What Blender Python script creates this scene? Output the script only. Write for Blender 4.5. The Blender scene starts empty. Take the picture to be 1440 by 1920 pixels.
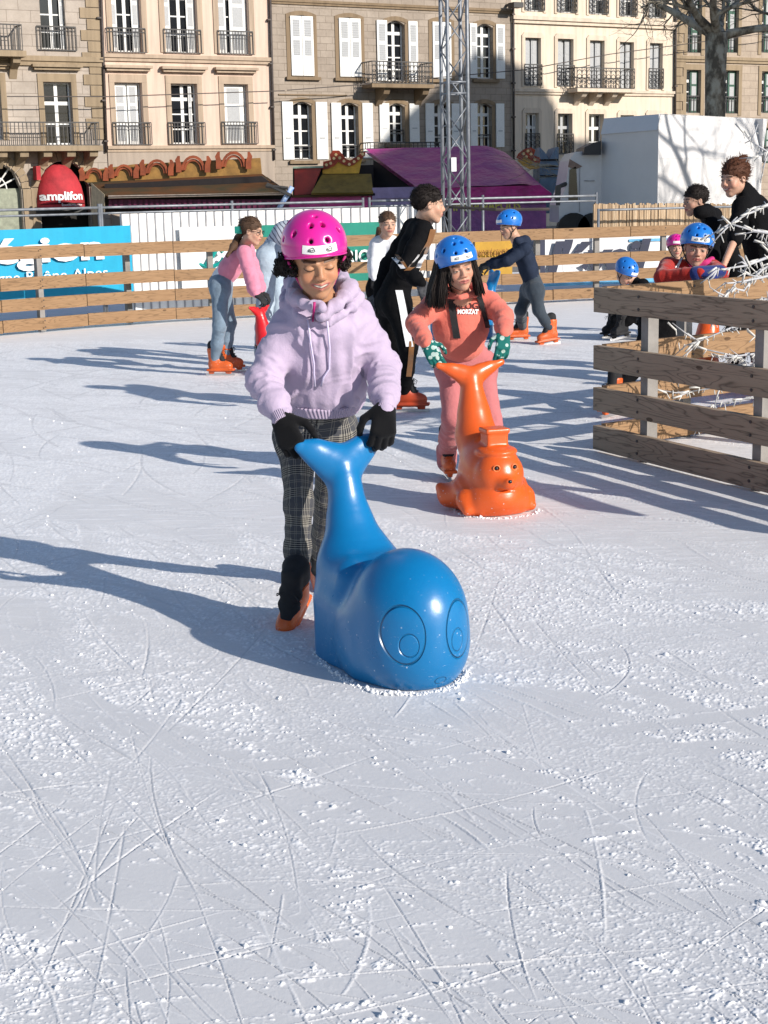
import bpy, math, random
import numpy as np
from mathutils import Vector, Matrix
from mathutils.bvhtree import BVHTree
random.seed(7); RNG=np.random.default_rng(11)
sc=bpy.context.scene
R_=math.radians
# ---------------- camera ----------------
FPX=2884.0; CH=1.5; PITCH=R_(11.64); ROLL=R_(-1.29)
cam=bpy.data.cameras.new('camera'); camo=bpy.data.objects.new('camera',cam); sc.collection.objects.link(camo)
cam.sensor_fit='VERTICAL'; cam.sensor_height=36; cam.lens=FPX/1920*36; cam.clip_start=.1; cam.clip_end=2000
CM=Matrix.Rotation(math.pi/2-PITCH,4,'X')@Matrix.Rotation(ROLL,4,'Z')
camo.matrix_world=Matrix.Translation((0,0,CH))@CM
sc.camera=camo
CMn=np.array(CM.to_3x3())
def ray(px,py): return CMn@np.array([(px-720)/FPX,-(py-960)/FPX,-1.0])
def P(px,py,Y):                       # photo pixel + world depth Y -> point
    d=ray(px,py); return np.array([0,0,CH])+d*(Y/d[1])
def G(px,py,z=0.0):                   # photo pixel -> point at height z
    d=ray(px,py); return np.array([0,0,CH])+d*((z-CH)/d[2])
# ---------------- light ----------------
SUN_EL=R_(23.5); SUN_H=np.array([.766,-.643]); SUN=np.array([SUN_H[0]*math.cos(SUN_EL),SUN_H[1]*math.cos(SUN_EL),math.sin(SUN_EL)])
w=bpy.data.worlds.new("World"); sc.world=w; w.use_nodes=True
nt=w.node_tree; bg=nt.nodes['Background']; sk=nt.nodes.new('ShaderNodeTexSky'); sk.sky_type='NISHITA'; sk.sun_disc=False
sk.sun_elevation=SUN_EL; sk.sun_rotation=math.atan2(SUN_H[0],SUN_H[1]); sk.altitude=600; sk.dust_density=.6; sk.ozone_density=1.5
nt.links.new(sk.outputs[0],bg.inputs[0]); bg.inputs[1].default_value=.105
sl=bpy.data.lights.new('sun','SUN'); sl.energy=4.6; sl.angle=R_(.55); sl.color=(1,.93,.84)
so=bpy.data.objects.new('sun',sl); sc.collection.objects.link(so)
so.rotation_euler=Vector(SUN).to_track_quat('Z','Y').to_euler(); so.location=(10,-5,12)
sc.view_settings.view_transform='Standard'; sc.view_settings.look='None'; sc.view_settings.exposure=.38; sc.view_settings.gamma=1
sc.cycles.max_bounces=6; sc.cycles.use_denoising=True; sc.cycles.caustics_reflective=False; sc.cycles.caustics_refractive=False
# ---------------- object helpers ----------------
col=sc.collection
OFF={}
def tag(o,label=None,cat=None,group=None,kind=None):
    if label:o['label']=label
    if cat:o['category']=cat
    if group:o['group']=group
    if kind:o['kind']=kind
    return o
def thing(name,loc,label,cat,group=None):
    o=bpy.data.objects.new(name,None); col.objects.link(o); o.location=tuple(float(a) for a in loc); o.empty_display_size=.1
    OFF[o.name]=np.array(loc,float); return tag(o,label,cat,group)
def mk(name,V,F,mat,parent=None,smooth=False,attrs=None):
    """V (n,3) world coords; F: array (m,4)/(m,3) or list of tuples"""
    V=np.asarray(V,float).reshape(-1,3)
    off=OFF.get(parent.name,np.zeros(3)) if parent else np.zeros(3)
    me=bpy.data.meshes.new(name)
    Vl=(V-off).astype(np.float32)
    if isinstance(F,np.ndarray):
        n=F.shape[1]; m=len(F)
        me.vertices.add(len(V)); me.vertices.foreach_set('co',Vl.ravel())
        me.loops.add(m*n); me.loops.foreach_set('vertex_index',F.astype(np.int32).ravel())
        me.polygons.add(m); me.polygons.foreach_set('loop_start',np.arange(0,m*n,n,dtype=np.int32)); 
        me.update(calc_edges=True)
    else: me.from_pydata([tuple(v) for v in Vl.tolist()],[],[tuple(int(i) for i in f) for f in F]); me.update()
    if smooth: me.polygons.foreach_set('use_smooth',np.ones(len(me.polygons),bool))
    if attrs:
        for k,(ty,arr) in attrs.items():
            a=me.attributes.new(k,ty,'POINT'); arr=np.asarray(arr,np.float32)
            key={'FLOAT':'value','FLOAT_VECTOR':'vector','FLOAT_COLOR':'color'}[ty]
            a.data.foreach_set(key,arr.ravel())
    for m_ in (mat if isinstance(mat,(list,tuple)) else [mat]): me.materials.append(m_)
    o=bpy.data.objects.new(name,me); col.objects.link(o)
    if parent: o.parent=parent; OFF[o.name]=off
    return o
def nrm(v): v=np.asarray(v,float); return v/np.linalg.norm(v)
class MB:
    """boxes, tubes, prisms with a frame; unshared verts with local coords in attribute uvw"""
    def __init__(s,M=None): s.v=[];s.f=[];s.u=[];s.mi=[];s.M=M
    def _add(s,vs,fs,us=None,mi=0):
        b=len(s.v); 
        for p in vs:
            p=np.asarray(p,float); s.v.append(p if s.M is None else s.M(p))
        s.u+= [tuple(x) for x in (us if us is not None else vs)]
        for f in fs: s.f.append(tuple(b+i for i in f)); s.mi.append(mi)
    def box(s,x0,x1,y0,y1,z0,z1,mi=0,off=None,ax=None):
        """ax: optional (o,ex,ey,ez) local frame"""
        off=(0,0,0) if off is None else off
        c=[(x0,y0,z0),(x1,y0,z0),(x1,y1,z0),(x0,y1,z0),(x0,y0,z1),(x1,y0,z1),(x1,y1,z1),(x0,y1,z1)]
        for q in ((0,3,2,1),(4,5,6,7),(0,1,5,4),(1,2,6,5),(2,3,7,6),(3,0,4,7)):
            pts=[c[i] for i in q]; us=[(p[0]+off[0],p[1]+off[1],p[2]+off[2]) for p in pts]
            if ax is not None: o,ex,ey,ez=ax; pts=[o+ex*p[0]+ey*p[1]+ez*p[2] for p in pts]
            s._add(pts,[(0,1,2,3)],us,mi)
    def prism(s,poly,d0,d1,plane='xz',mi=0):
        """poly in (a,b); extruded along third axis from d0 to d1. plane xz -> third is y"""
        def p3(a,b,d): return (a,d,b) if plane=='xz' else ((a,b,d) if plane=='xy' else (d,a,b))
        n=len(poly); A=[p3(a,b,d0) for a,b in poly]; B=[p3(a,b,d1) for a,b in poly]
        s._add(A,[tuple(range(n))],mi=mi); s._add(B,[tuple(range(n-1,-1,-1))],mi=mi)
        for i in range(n):
            j=(i+1)%n; s._add([A[i],B[i],B[j],A[j]],[(0,1,2,3)],mi=mi)
    def tube(s,pts,r,n=8,mi=0,cap=True,flat=None):
        pts=[np.asarray(p,float) for p in pts]; rs=r if hasattr(r,'__len__') else [r]*len(pts)
        base=len(s.v); up=None; rings=[]
        for i,p in enumerate(pts):
            t=pts[min(i+1,len(pts)-1)]-pts[max(i-1,0)]; L=np.linalg.norm(t); t=t/(L if L>1e-9 else 1)
            if up is None: up=np.array([0,0,1.]) if abs(t[2])<.9 else np.array([1.,0,0])
            e1=nrm(np.cross(up,t)); e2=np.cross(t,e1); up=e2
            ring=[]
            for k in range(n):
                a=2*math.pi*k/n; ring.append(p+(e1*math.cos(a)+e2*math.sin(a))*rs[i])
            rings.append(ring)
        vs=[q for rg in rings for q in rg]; fs=[]
        for i in range(len(pts)-1):
            for k in range(n):
                a=i*n+k;b=i*n+(k+1)%n; fs.append((a,b,b+n,a+n))
        if cap: fs.append(tuple(range(n-1,-1,-1))); fs.append(tuple((len(pts)-1)*n+k for k in range(n)))
        s._add(vs,fs,mi=mi)
    def build(s,name,mat,parent=None,smooth=False):
        V=np.array(s.v); o=mk(name,V,s.f,mat,parent,smooth,{'uvw':('FLOAT_VECTOR',np.array(s.u,float))})
        if any(s.mi): o.data.polygons.foreach_set('material_index',np.array(s.mi,np.int32))
        return o
# ---------------- numpy noise ----------------
def _h(ix,iy,iz,seed):
    n=(ix.astype(np.int64)*374761393+iy.astype(np.int64)*668265263+iz.astype(np.int64)*2147483647+seed*974634777)&0xffffffff
    n=((n^(n>>13))*1274126177)&0xffffffff; n=(n^(n>>16))&0xffffffff
    return n.astype(np.float64)/4294967295.0
def noise(Pt,seed=0):
    Pt=np.asarray(Pt,float); i=np.floor(Pt).astype(np.int64); f=Pt-i; f=f*f*(3-2*f)
    x,y,z=i[...,0],i[...,1],i[...,2]; r=0
    for dx in (0,1):
        wx=f[...,0] if dx else 1-f[...,0]
        for dy in (0,1):
            wy=f[...,1] if dy else 1-f[...,1]
            for dz in (0,1):
                wz=f[...,2] if dz else 1-f[...,2]; r=r+wx*wy*wz*_h(x+dx,y+dy,z+dz,seed)
    return r*2-1
def fbm(Pt,seed=0,o=3):
    r=0;a=1;t=0
    for k in range(o): r=r+a*noise(np.asarray(Pt)*2**k,seed+k*17); t+=a; a*=.5
    return r/t
# ---------------- SDF modelling ----------------
class SDF:
    def __init__(s): s.ops=[]
    def rc(s,a,b,ra,rb=None,k=.02,fl=None,sub=False):
        rb=ra if rb is None else rb; a=np.asarray(a,float);b=np.asarray(b,float); m=max(ra,rb)*(max(1,fl[1]) if fl else 1)
        s.ops.append(('rc',a,b,ra,rb,k,fl,sub,np.minimum(a,b)-m-k,np.maximum(a,b)+m+k)); return s
    def chain(s,pts,rs,k=.02,fl=None):
        for i in range(len(pts)-1): s.rc(pts[i],pts[i+1],rs[i],rs[i+1],k,fl)
        return s
    def ell(s,c,r,Rm=None,k=.02,sub=False):
        c=np.asarray(c,float); r=np.asarray(r,float); Rm=np.eye(3) if Rm is None else np.asarray(Rm,float)
        e=np.sqrt(((Rm*r[None,:])**2).sum(1))+k
        s.ops.append(('ell',c,r,Rm,k,sub,c-e,c+e)); return s
    def box(s,c,h,rd,Rm=None,k=.01,sub=False):
        c=np.asarray(c,float); h=np.asarray(h,float); Rm=np.eye(3) if Rm is None else np.asarray(Rm,float)
        e=np.abs(Rm)@(h)+k; s.ops.append(('box',c,h,rd,Rm,k,sub,c-e,c+e)); return s
    def plane(s,p,n,sharp=.004):          # keep side n.(x-p)<0
        s.ops.append(('pl',np.asarray(p,float),nrm(n),sharp)); return s
    def mesh(s,vox,fine=None,pad=.02,bounds=None):
        lo=np.min([o[-2] for o in s.ops if o[0]!='pl'],0)-pad*.3-vox; hi=np.max([o[-1] for o in s.ops if o[0]!='pl'],0)+pad*.3+vox
        if bounds is not None: lo=np.maximum(lo,bounds[0]); hi=np.minimum(hi,bounds[1])
        ax=[]
        for i in range(3):
            if fine is None: ax.append(np.arange(lo[i],hi[i]+vox,vox))
            else:
                a,b,v=fine[0][i],fine[1][i],fine[2]; a=max(a,lo[i]); b=min(b,hi[i])
                L=np.arange(a,lo[i]-vox,-vox)[::-1] if a>lo[i]+1e-6 else np.array([lo[i]])
                M_=np.arange(a,b,v)[1:] if len(L) else np.arange(a,b,v)
                H=np.arange(b,hi[i]+vox,vox); ax.append(np.concatenate([L,M_,H]))
        X,Y,Z=[a.astype(np.float32) for a in ax]
        D=np.full((len(X),len(Y),len(Z)),.5,np.float32)
        for o in s.ops:
            if o[0]=='pl':
                _,p,n,sh=o; d=(X[:,None,None]-p[0])*n[0]+(Y[None,:,None]-p[1])*n[1]+(Z[None,None,:]-p[2])*n[2]
                D=np.maximum(D,d.astype(np.float32)); continue
            l,h=o[-2],o[-1]; mg=vox*1.6
            sl=[]
            for A,a,b in zip((X,Y,Z),l,h): i0=np.searchsorted(A,a-mg); i1=np.searchsorted(A,b+mg); sl.append(slice(i0,i1))
            if any(q.stop-q.start<1 for q in sl): continue
            x=X[sl[0]][:,None,None];y=Y[sl[1]][None,:,None];z=Z[sl[2]][None,None,:]
            if o[0]=='rc':
                _,a,b,ra,rb,k,fl,sub=o[:8]; ab=b-a; L2=max(float(ab@ab),1e-12)
                t=((x-a[0])*ab[0]+(y-a[1])*ab[1]+(z-a[2])*ab[2])/L2; t=np.clip(t,0,1)
                qx=x-a[0]-t*ab[0];qy=y-a[1]-t*ab[1];qz=z-a[2]-t*ab[2]
                if fl is not None:
                    e,fx=nrm(fl[0]),fl[1]; dt=(qx*e[0]+qy*e[1]+qz*e[2])*(1/fx-1); qx=qx+dt*e[0];qy=qy+dt*e[1];qz=qz+dt*e[2]
                d=np.sqrt(qx*qx+qy*qy+qz*qz)-(ra+(rb-ra)*t)
            elif o[0]=='ell':
                _,c,r,Rm,k,sub=o[:6]; q=[(x-c[0])*Rm[0,i]+(y-c[1])*Rm[1,i]+(z-c[2])*Rm[2,i] for i in range(3)]
                k0=np.sqrt(sum((q[i]/r[i])**2 for i in range(3))); k1=np.sqrt(sum((q[i]/(r[i]**2))**2 for i in range(3)))+1e-9
                d=k0*(k0-1)/k1
            else:
                _,c,hh,rd,Rm,k,sub=o[:7]; q=[np.abs((x-c[0])*Rm[0,i]+(y-c[1])*Rm[1,i]+(z-c[2])*Rm[2,i])-hh[i]+rd for i in range(3)]
                d=np.sqrt(sum(np.maximum(t_,0)**2 for t_ in q))+np.minimum(np.maximum(np.maximum(q[0],q[1]),q[2]),0)-rd
            S=tuple(sl); C=D[S]; d=d.astype(np.float32)
            if sub: d=-d; h_=np.maximum(k-np.abs(C-d),0)/k; D[S]=np.maximum(C,d)+h_*h_*k*.25
            else: h_=np.maximum(k-np.abs(C-d),0)/k; D[S]=np.minimum(C,d)-h_*h_*k*.25
        return nets(D,X,Y,Z)
def nets(D,X,Y,Z):
    I=D<0; nx,ny,nz=D.shape
    c=np.zeros((nx-1,ny-1,nz-1),np.int8)
    for a in (0,1):
        for b in (0,1):
            for e in (0,1): c+=I[a:nx-1+a,b:ny-1+b,e:nz-1+e]
    ii,jj,kk=np.nonzero((c>0)&(c<8)); n=len(ii); acc=np.zeros((n,3)); cnt=np.zeros(n)
    A=(X,Y,Z)
    for axis in range(3):
        for p in (0,1):
            for q in (0,1):
                o=[0,0,0]; oth=[t for t in range(3) if t!=axis]; o[oth[0]]=p;o[oth[1]]=q; o2=list(o);o2[axis]=1
                d0=D[ii+o[0],jj+o[1],kk+o[2]];d1=D[ii+o2[0],jj+o2[1],kk+o2[2]]; m=(d0<0)!=(d1<0)
                t=np.where(m,d0/np.where(m,d0-d1,1),0); idx=[ii,jj,kk]
                pos=np.zeros((n,3))
                for ax_ in range(3):
                    b0=A[ax_][idx[ax_]+o[ax_]]; b1=A[ax_][idx[ax_]+o2[ax_]]; pos[:,ax_]=b0+(b1-b0)*t
                acc+=pos*m[:,None]; cnt+=m
    V=acc/cnt[:,None]; M=np.full(c.shape,-1,np.int64); M[ii,jj,kk]=np.arange(n); Fs=[]
    s=(I[:-1]!=I[1:]); s[:,0]=0;s[:,:,0]=0;s[:,-1]=0;s[:,:,-1]=0
    a,b,e=np.nonzero(s); fl=I[a,b,e]; q=np.stack([M[a,b-1,e-1],M[a,b,e-1],M[a,b,e],M[a,b-1,e]],1); q[~fl]=q[~fl][:,::-1]; Fs.append(q)
    s=(I[:,:-1]!=I[:,1:]); s[0]=0;s[:,:,0]=0;s[-1]=0;s[:,:,-1]=0
    a,b,e=np.nonzero(s); fl=I[a,b,e]; q=np.stack([M[a-1,b,e-1],M[a-1,b,e],M[a,b,e],M[a,b,e-1]],1); q[~fl]=q[~fl][:,::-1]; Fs.append(q)
    s=(I[:,:,:-1]!=I[:,:,1:]); s[0]=0;s[:,0]=0;s[-1]=0;s[:,-1]=0
    a,b,e=np.nonzero(s); fl=I[a,b,e]; q=np.stack([M[a-1,b-1,e],M[a,b-1,e],M[a,b,e],M[a-1,b,e]],1); q[~fl]=q[~fl][:,::-1]; Fs.append(q)
    F=np.concatenate(Fs); F=F[(F>=0).all(1)]
    return V,F
def vnormals(V,F):
    N=np.zeros_like(V); n=np.cross(V[F[:,2]]-V[F[:,0]],V[F[:,3]]-V[F[:,1]])
    for i in range(4): np.add.at(N,F[:,i],n)
    return N/(np.linalg.norm(N,axis=1,keepdims=True)+1e-12)
def relax(V,F,it=2,f=.5):
    for _ in range(it):
        S=np.zeros_like(V);c=np.zeros(len(V))
        for i in range(4):
            j=(i+1)%4; np.add.at(S,F[:,i],V[F[:,j]]);np.add.at(c,F[:,i],1);np.add.at(S,F[:,j],V[F[:,i]]);np.add.at(c,F[:,j],1)
        V=V+f*(S/np.maximum(c,1)[:,None]-V)
    return V
def cutoff(V,F,keep):
    """drop vertices where keep False"""
    F=F[keep[F].all(1)]; used=np.unique(F); mp=np.full(len(V),-1); mp[used]=np.arange(len(used)); return V[used],mp[F],used
# ---------------- materials ----------------
def new_mat(name):
    m=bpy.data.materials.new(name); m.use_nodes=True; t=m.node_tree; return m,t,t.nodes['Principled BSDF']
def N_(t,ty,**kw):
    n=t.nodes.new(ty)
    for k,v in kw.items():
        if hasattr(n,k) and k not in ('inputs',): setattr(n,k,v)
    return n
def setin(n,**kw):
    for k,v in kw.items(): n.inputs[k.replace('_',' ')].default_value=v
def math_(t,op,a,b=None,c=None,clamp=False):
    n=t.nodes.new('ShaderNodeMath'); n.operation=op; n.use_clamp=clamp
    for i,v in enumerate((a,b,c)):
        if v is None: continue
        if isinstance(v,(int,float)): n.inputs[i].default_value=v
        else: t.links.new(v,n.inputs[i])
    return n.outputs[0]
def mixc(t,fac,a,b,blend='MIX'):
    n=t.nodes.new('ShaderNodeMix'); n.data_type='RGBA'; n.blend_type=blend
    for s_,v in ((n.inputs[0],fac),(n.inputs[6],a),(n.inputs[7],b)):
        if isinstance(v,(int,float)): s_.default_value=v
        elif isinstance(v,tuple): s_.default_value=(*v[:3],1)
        else: t.links.new(v,s_)
    return n.outputs[2]
def ramp(t,fac,stops):
    n=t.nodes.new('ShaderNodeValToRGB'); e=n.color_ramp.elements
    while len(e)<len(stops): e.new(.5)
    for q,(p,c) in zip(e,stops): q.position=p; q.color=(*c,1) if isinstance(c,tuple) else (c,c,c,1)
    t.links.new(fac,n.inputs[0]); return n.outputs[0]
def coord(t,kind='Object',scale=(1,1,1),attr=None,rot=(0,0,0)):
    if attr: n=t.nodes.new('ShaderNodeAttribute'); n.attribute_name=attr; o=n.outputs['Vector']
    else: n=t.nodes.new('ShaderNodeTexCoord'); o=n.outputs[kind]
    mp=t.nodes.new('ShaderNodeMapping'); mp.inputs['Scale'].default_value=scale; mp.inputs['Rotation'].default_value=rot; t.links.new(o,mp.inputs[0]); return mp.outputs[0]
def tnoise(t,vec,scale,detail=3,rough=.5,dist=0):
    n=t.nodes.new('ShaderNodeTexNoise'); t.links.new(vec,n.inputs['Vector']); setin(n,Scale=scale,Detail=detail,Roughness=rough,Distortion=dist); return n.outputs['Fac']
def bump(t,h,strength,dist,prev=None):
    n=t.nodes.new('ShaderNodeBump'); n.inputs['Strength'].default_value=strength; n.inputs['Distance'].default_value=dist; t.links.new(h,n.inputs['Height'])
    if prev is not None: t.links.new(prev,n.inputs['Normal'])
    return n.outputs[0]
def mat(name,c,rough=.6,var=.15,vs=6,bs=0,bscale=60,bd=.002,metal=0,coat=0,c2=None,sss=0,spec=.5,attr=None,sheen=0,dirt=0):
    m,t,b=new_mat(name); vec=coord(t,attr=attr)
    f=tnoise(t,vec,vs,4,.6)
    if c2 is None: c2=tuple(x*(1-var*2) for x in c); c1=tuple(min(x*(1+var),1) for x in c)
    else: c1=c
    cc=ramp(t,f,[(.3,c1),(.7,c2)])
    if dirt: cc=mixc(t,math_(t,'MULTIPLY',math_(t,'GREATER_THAN',tnoise(t,vec,vs*9,5,.7),.62),dirt),cc,(.6,.6,.62))
    t.links.new(cc,b.inputs['Base Color']); setin(b,Roughness=rough,Metallic=metal); b.inputs['Specular IOR Level'].default_value=spec
    b.inputs['Coat Weight'].default_value=coat; b.inputs['Sheen Weight'].default_value=sheen
    if sss: b.inputs['Subsurface Weight'].default_value=sss; b.inputs['Subsurface Radius'].default_value=(.012,.005,.003); b.inputs['Subsurface Scale'].default_value=1
    if bs: t.links.new(bump(t,tnoise(t,vec,bscale,4,.6),bs,bd),b.inputs['Normal'])
    return m
def fabric(name,c,bs=.5,var=.08,rough=.85,sheen=.2,c2=None,fold=0):
    m,t,b=new_mat(name); vec=coord(t)
    f=tnoise(t,vec,9,4,.6); c1=tuple(min(x*(1+var),1) for x in c); c2=c2 or tuple(x*(1-var*1.5) for x in c)
    cc=ramp(t,f,[(.3,c1),(.7,c2)]); sp=tnoise(t,vec,450,2,.6); cc=mixc(t,.22,cc,mixc(t,sp,(.25,.25,.25),(.75,.75,.75)),'OVERLAY')
    t.links.new(cc,b.inputs['Base Color']); setin(b,Roughness=rough); b.inputs['Sheen Weight'].default_value=sheen if max(c)>.06 else 0; b.inputs['Specular IOR Level'].default_value=.2 if max(c)>.06 else .06
    n1=bump(t,tnoise(t,vec,28,4,.65),bs,.012); n2=bump(t,tnoise(t,vec,380,2,.7),.35,.001,n1)
    t.links.new(n2,b.inputs['Normal']); return m
def vcol(name,rough=.5,sss=0,bs=.15,bscale=220,spec=.4):
    m,t,b=new_mat(name); a=t.nodes.new('ShaderNodeAttribute'); a.attribute_name='Col'; vec=coord(t)
    f=tnoise(t,vec,30,4,.6); cc=mixc(t,.25,a.outputs['Color'],mixc(t,f,(.35,.32,.32),(.65,.66,.66)),'OVERLAY'); t.links.new(cc,b.inputs['Base Color']); setin(b,Roughness=rough)
    b.inputs['Specular IOR Level'].default_value=spec
    if sss: b.inputs['Subsurface Weight'].default_value=sss; b.inputs['Subsurface Radius'].default_value=(.008,.003,.002); b.inputs['Subsurface Scale'].default_value=1
    t.links.new(bump(t,tnoise(t,vec,bscale,3,.6),bs,.001),b.inputs['Normal']); return m
def wood(name,c1,c2,grain=.5):
    m,t,b=new_mat(name); vec=coord(t,attr='uvw',scale=(.9,4,9)); big=tnoise(t,vec,1.1,3,.5,.3)
    rg=math_(t,'FRACT',math_(t,'MULTIPLY',big,13)); rg=math_(t,'ABSOLUTE',math_(t,'SUBTRACT',rg,.5)); line=math_(t,'MULTIPLY',math_(t,'SUBTRACT',.5,rg),2.0)
    line=math_(t,'POWER',line,5); fine=tnoise(t,coord(t,attr='uvw',scale=(6,60,160)),1,4,.7)
    cc=mixc(t,tnoise(t,coord(t,attr='uvw',scale=(2,6,12)),1,3),c1,c2); cc=mixc(t,math_(t,'MULTIPLY',line,grain),cc,tuple(x*.38 for x in c2))
    cc=mixc(t,math_(t,'MULTIPLY',math_(t,'GREATER_THAN',fine,.58),.35),cc,tuple(x*.6 for x in c2))
    kn=t.nodes.new('ShaderNodeTexVoronoi'); t.links.new(coord(t,attr='uvw',scale=(2.2,5,6)),kn.inputs['Vector']); kn.inputs['Scale'].default_value=1
    kf=math_(t,'LESS_THAN',kn.outputs['Distance'],.085); cc=mixc(t,math_(t,'MULTIPLY',kf,.75),cc,(.05,.025,.012))
    t.links.new(cc,b.inputs['Base Color']); setin(b,Roughness=.75); b.inputs['Specular IOR Level'].default_value=.25
    t.links.new(bump(t,math_(t,'ADD',fine,math_(t,'MULTIPLY',line,-.5)),.35,.003),b.inputs['Normal']); return m
# ================= ICE =================
def ice_mat():
    m,t,b=new_mat('ice'); a=t.nodes.new('ShaderNodeAttribute'); a.attribute_name='snow'
    vec=coord(t); sn=a.outputs['Fac']
    n1=tnoise(t,coord(t,scale=(1,2.2,1),rot=(0,0,R_(35))),1.3,5,.6); n2=tnoise(t,coord(t,scale=(1.2,9,1),rot=(0,0,R_(52))),3,5,.7); n3=tnoise(t,coord(t,scale=(1.2,8,1),rot=(0,0,R_(30))),3,5,.7)
    n4=tnoise(t,vec,55,4,.7); sy_=t.nodes.new('ShaderNodeSeparateXYZ'); t.links.new(vec,sy_.inputs[0]); cd_=sy_.outputs[1]
    base=mixc(t,n1,(.59,.59,.60),(.66,.658,.665))
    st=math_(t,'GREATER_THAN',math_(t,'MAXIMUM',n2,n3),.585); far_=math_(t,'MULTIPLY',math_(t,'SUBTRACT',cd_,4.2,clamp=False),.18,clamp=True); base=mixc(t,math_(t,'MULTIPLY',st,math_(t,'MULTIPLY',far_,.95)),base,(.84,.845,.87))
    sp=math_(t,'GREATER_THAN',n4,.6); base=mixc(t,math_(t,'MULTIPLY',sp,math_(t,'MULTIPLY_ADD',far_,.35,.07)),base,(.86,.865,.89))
    cc=mixc(t,sn,base,(.88,.88,.89)); t.links.new(cc,b.inputs['Base Color']); setin(b,Roughness=.55); b.inputs['Specular IOR Level'].default_value=.35
    nb=bump(t,n4,.16,.006); nb=bump(t,math_(t,'MULTIPLY',math_(t,'ADD',n2,n3),far_),.3,.02,nb); t.links.new(nb,b.inputs['Normal']); return m
M_ICE=ice_mat()
_w=[G(*q)[:2] for q in ((586,1216),(612,1250),(650,1278),(700,1299),(780,1303),(850,1290),(878,1258))]; WPTS=list(zip(_w[:-1],_w[1:]))
def build_ice():
    NR,NC=1240,1200; Y0,Y1=2.25,17.0
    s=np.linspace(1/Y0,1/Y1,NR); Yv=1/s; tv=np.linspace(-.44,.44,NC); T,Yg=np.meshgrid(tv,Yv); X=T*Yg
    p2=np.stack([X,Yg,np.zeros_like(X)],-1).reshape(-1,3)
    def rot(a,fx,fy,seed=0,o=3):
        c,sn=math.cos(a),math.sin(a); q=np.stack([(p2[:,0]*c+p2[:,1]*sn)*fx,(-p2[:,0]*sn+p2[:,1]*c)*fy,np.zeros(len(p2))],1); return fbm(q,seed,o)
    wx=fbm(p2*.55,61,2)*.9; wy=fbm(p2*.55,67,2)*.9; q0=p2.copy(); p2=p2+np.stack([wx,wy,wx*0],1)*.55
    m1=rot(R_(-54),.5,4.0,3,4); m2=rot(R_(-30),.45,4.6,9,4); m3=rot(R_(-70),.8,5.,29,4); p2=q0; m4=rot(0,.55,.55,21,2)
    fine=noise(p2*np.array([150,150,1]),5); f2=noise(p2*np.array([82,82,1]),6); f3=noise(p2*np.array([240,240,1]),8); f4=noise(p2*np.array([28,28,1]),12)
    mask=np.clip((np.maximum(np.maximum(m1,m2),m3*.9)+m4*.45+f4*.10-.03-.03*np.clip(p2[:,1]-4,0,3))*3.6,0,1)
    r0=np.random.default_rng(77)
    for k in range(76):                      # lanes swept clear by blades
        yc=1/r0.uniform(1/13,1/2.5); xc=r0.uniform(-.4,.4)*yc; Rr=r0.choice([-1,1])*r0.uniform(2.5,12); a_=r0.choice([R_(-55),R_(-30),R_(-68),R_(15)])+r0.normal(0,.12); cx=xc-math.sin(a_)*Rr; cy=yc+math.cos(a_)*Rr; w=r0.uniform(.008,.045)*(1+yc*.08); L=r0.uniform(.5,1.8)
        near=(np.abs(p2[:,0]-xc)<L)&(np.abs(p2[:,1]-yc)<L); ix=np.nonzero(near)[0]; d=np.abs(np.hypot(p2[ix,0]-cx,p2[ix,1]-cy)-abs(Rr)); al=np.hypot(p2[ix,0]-xc,p2[ix,1]-yc); kk=np.clip((w-d)/.006,0,1)*np.clip((L-al)*5,0,1); mask[ix]*=1-kk*.92
        ed=np.exp(-((d-w-.006)/.005)**2)*np.clip((L-al)*4,0,1); mask[ix]=np.clip(mask[ix]+ed*.5*(f2[ix]>-.2),0,1)
    lod=np.clip(1.2-p2[:,1]/11,.12,1)
    crumb=np.clip(fine*.75+f2*.75+f3*.4+.02,0,1)
    z=mask*crumb*.0047*lod
    z+=fbm(p2*3.2,31,3)*.0030
    gm_=np.clip((rot(R_(-48),.9,3.,51,4)+m4*.5+.12)*2.6,0,1)*(1-mask); gr_=np.clip(noise(p2*np.array([120,120,1]),41)*.8+noise(p2*np.array([210,210,1]),43)*.7-.05,0,1); z+=gm_*gr_*.0022*lod
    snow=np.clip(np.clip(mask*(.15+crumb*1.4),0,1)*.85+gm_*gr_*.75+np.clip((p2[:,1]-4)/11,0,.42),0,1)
    z=z.reshape(NR,NC); snow=snow.reshape(NR,NC)
    r=np.random.default_rng(5)
    def scatter(x,y,h,sv,mode):
        j=np.rint((1/Y0-1/y)/(1/Y0-1/Y1)*(NR-1)).astype(int); i=np.rint((x/y-tv[0])/(tv[-1]-tv[0])*(NC-1)).astype(int)
        ok=(i>=0)&(i<NC)&(j>=0)&(j<NR); i,j=i[ok],j[ok]; h=h[ok]
        if mode<0: np.minimum.at(z,(j,i),h); snow[j,i]=np.minimum(snow[j,i],sv)
        else: np.maximum.at(z,(j,i),h); snow[j,i]=np.maximum(snow[j,i],sv)
    for k in range(1050):
        y0=1/r.uniform(1/16,1/2.4) if r.random()<.35 else r.uniform(2.4,16); x0=r.uniform(-.43,.43)*y0
        a=r.choice([R_(-54),R_(-32),R_(-70),R_(20),R_(-95),r.uniform(0,3.14)],p=[.38,.24,.2,.03,.07,.08])+r.normal(0,.16)
        L=r.uniform(.1,.75)*(1+y0*.12); n=int(L/.0016); u=np.linspace(-.5,.5,n); cv=r.normal(0,.28)
        th=a+cv*u; dx=np.cos(th)*L/n; dy=np.sin(th)*L/n; x=x0+np.cumsum(dx)-dx.sum()/2; y=np.maximum(y0+np.cumsum(dy)-dy.sum()/2,2.36)
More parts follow.
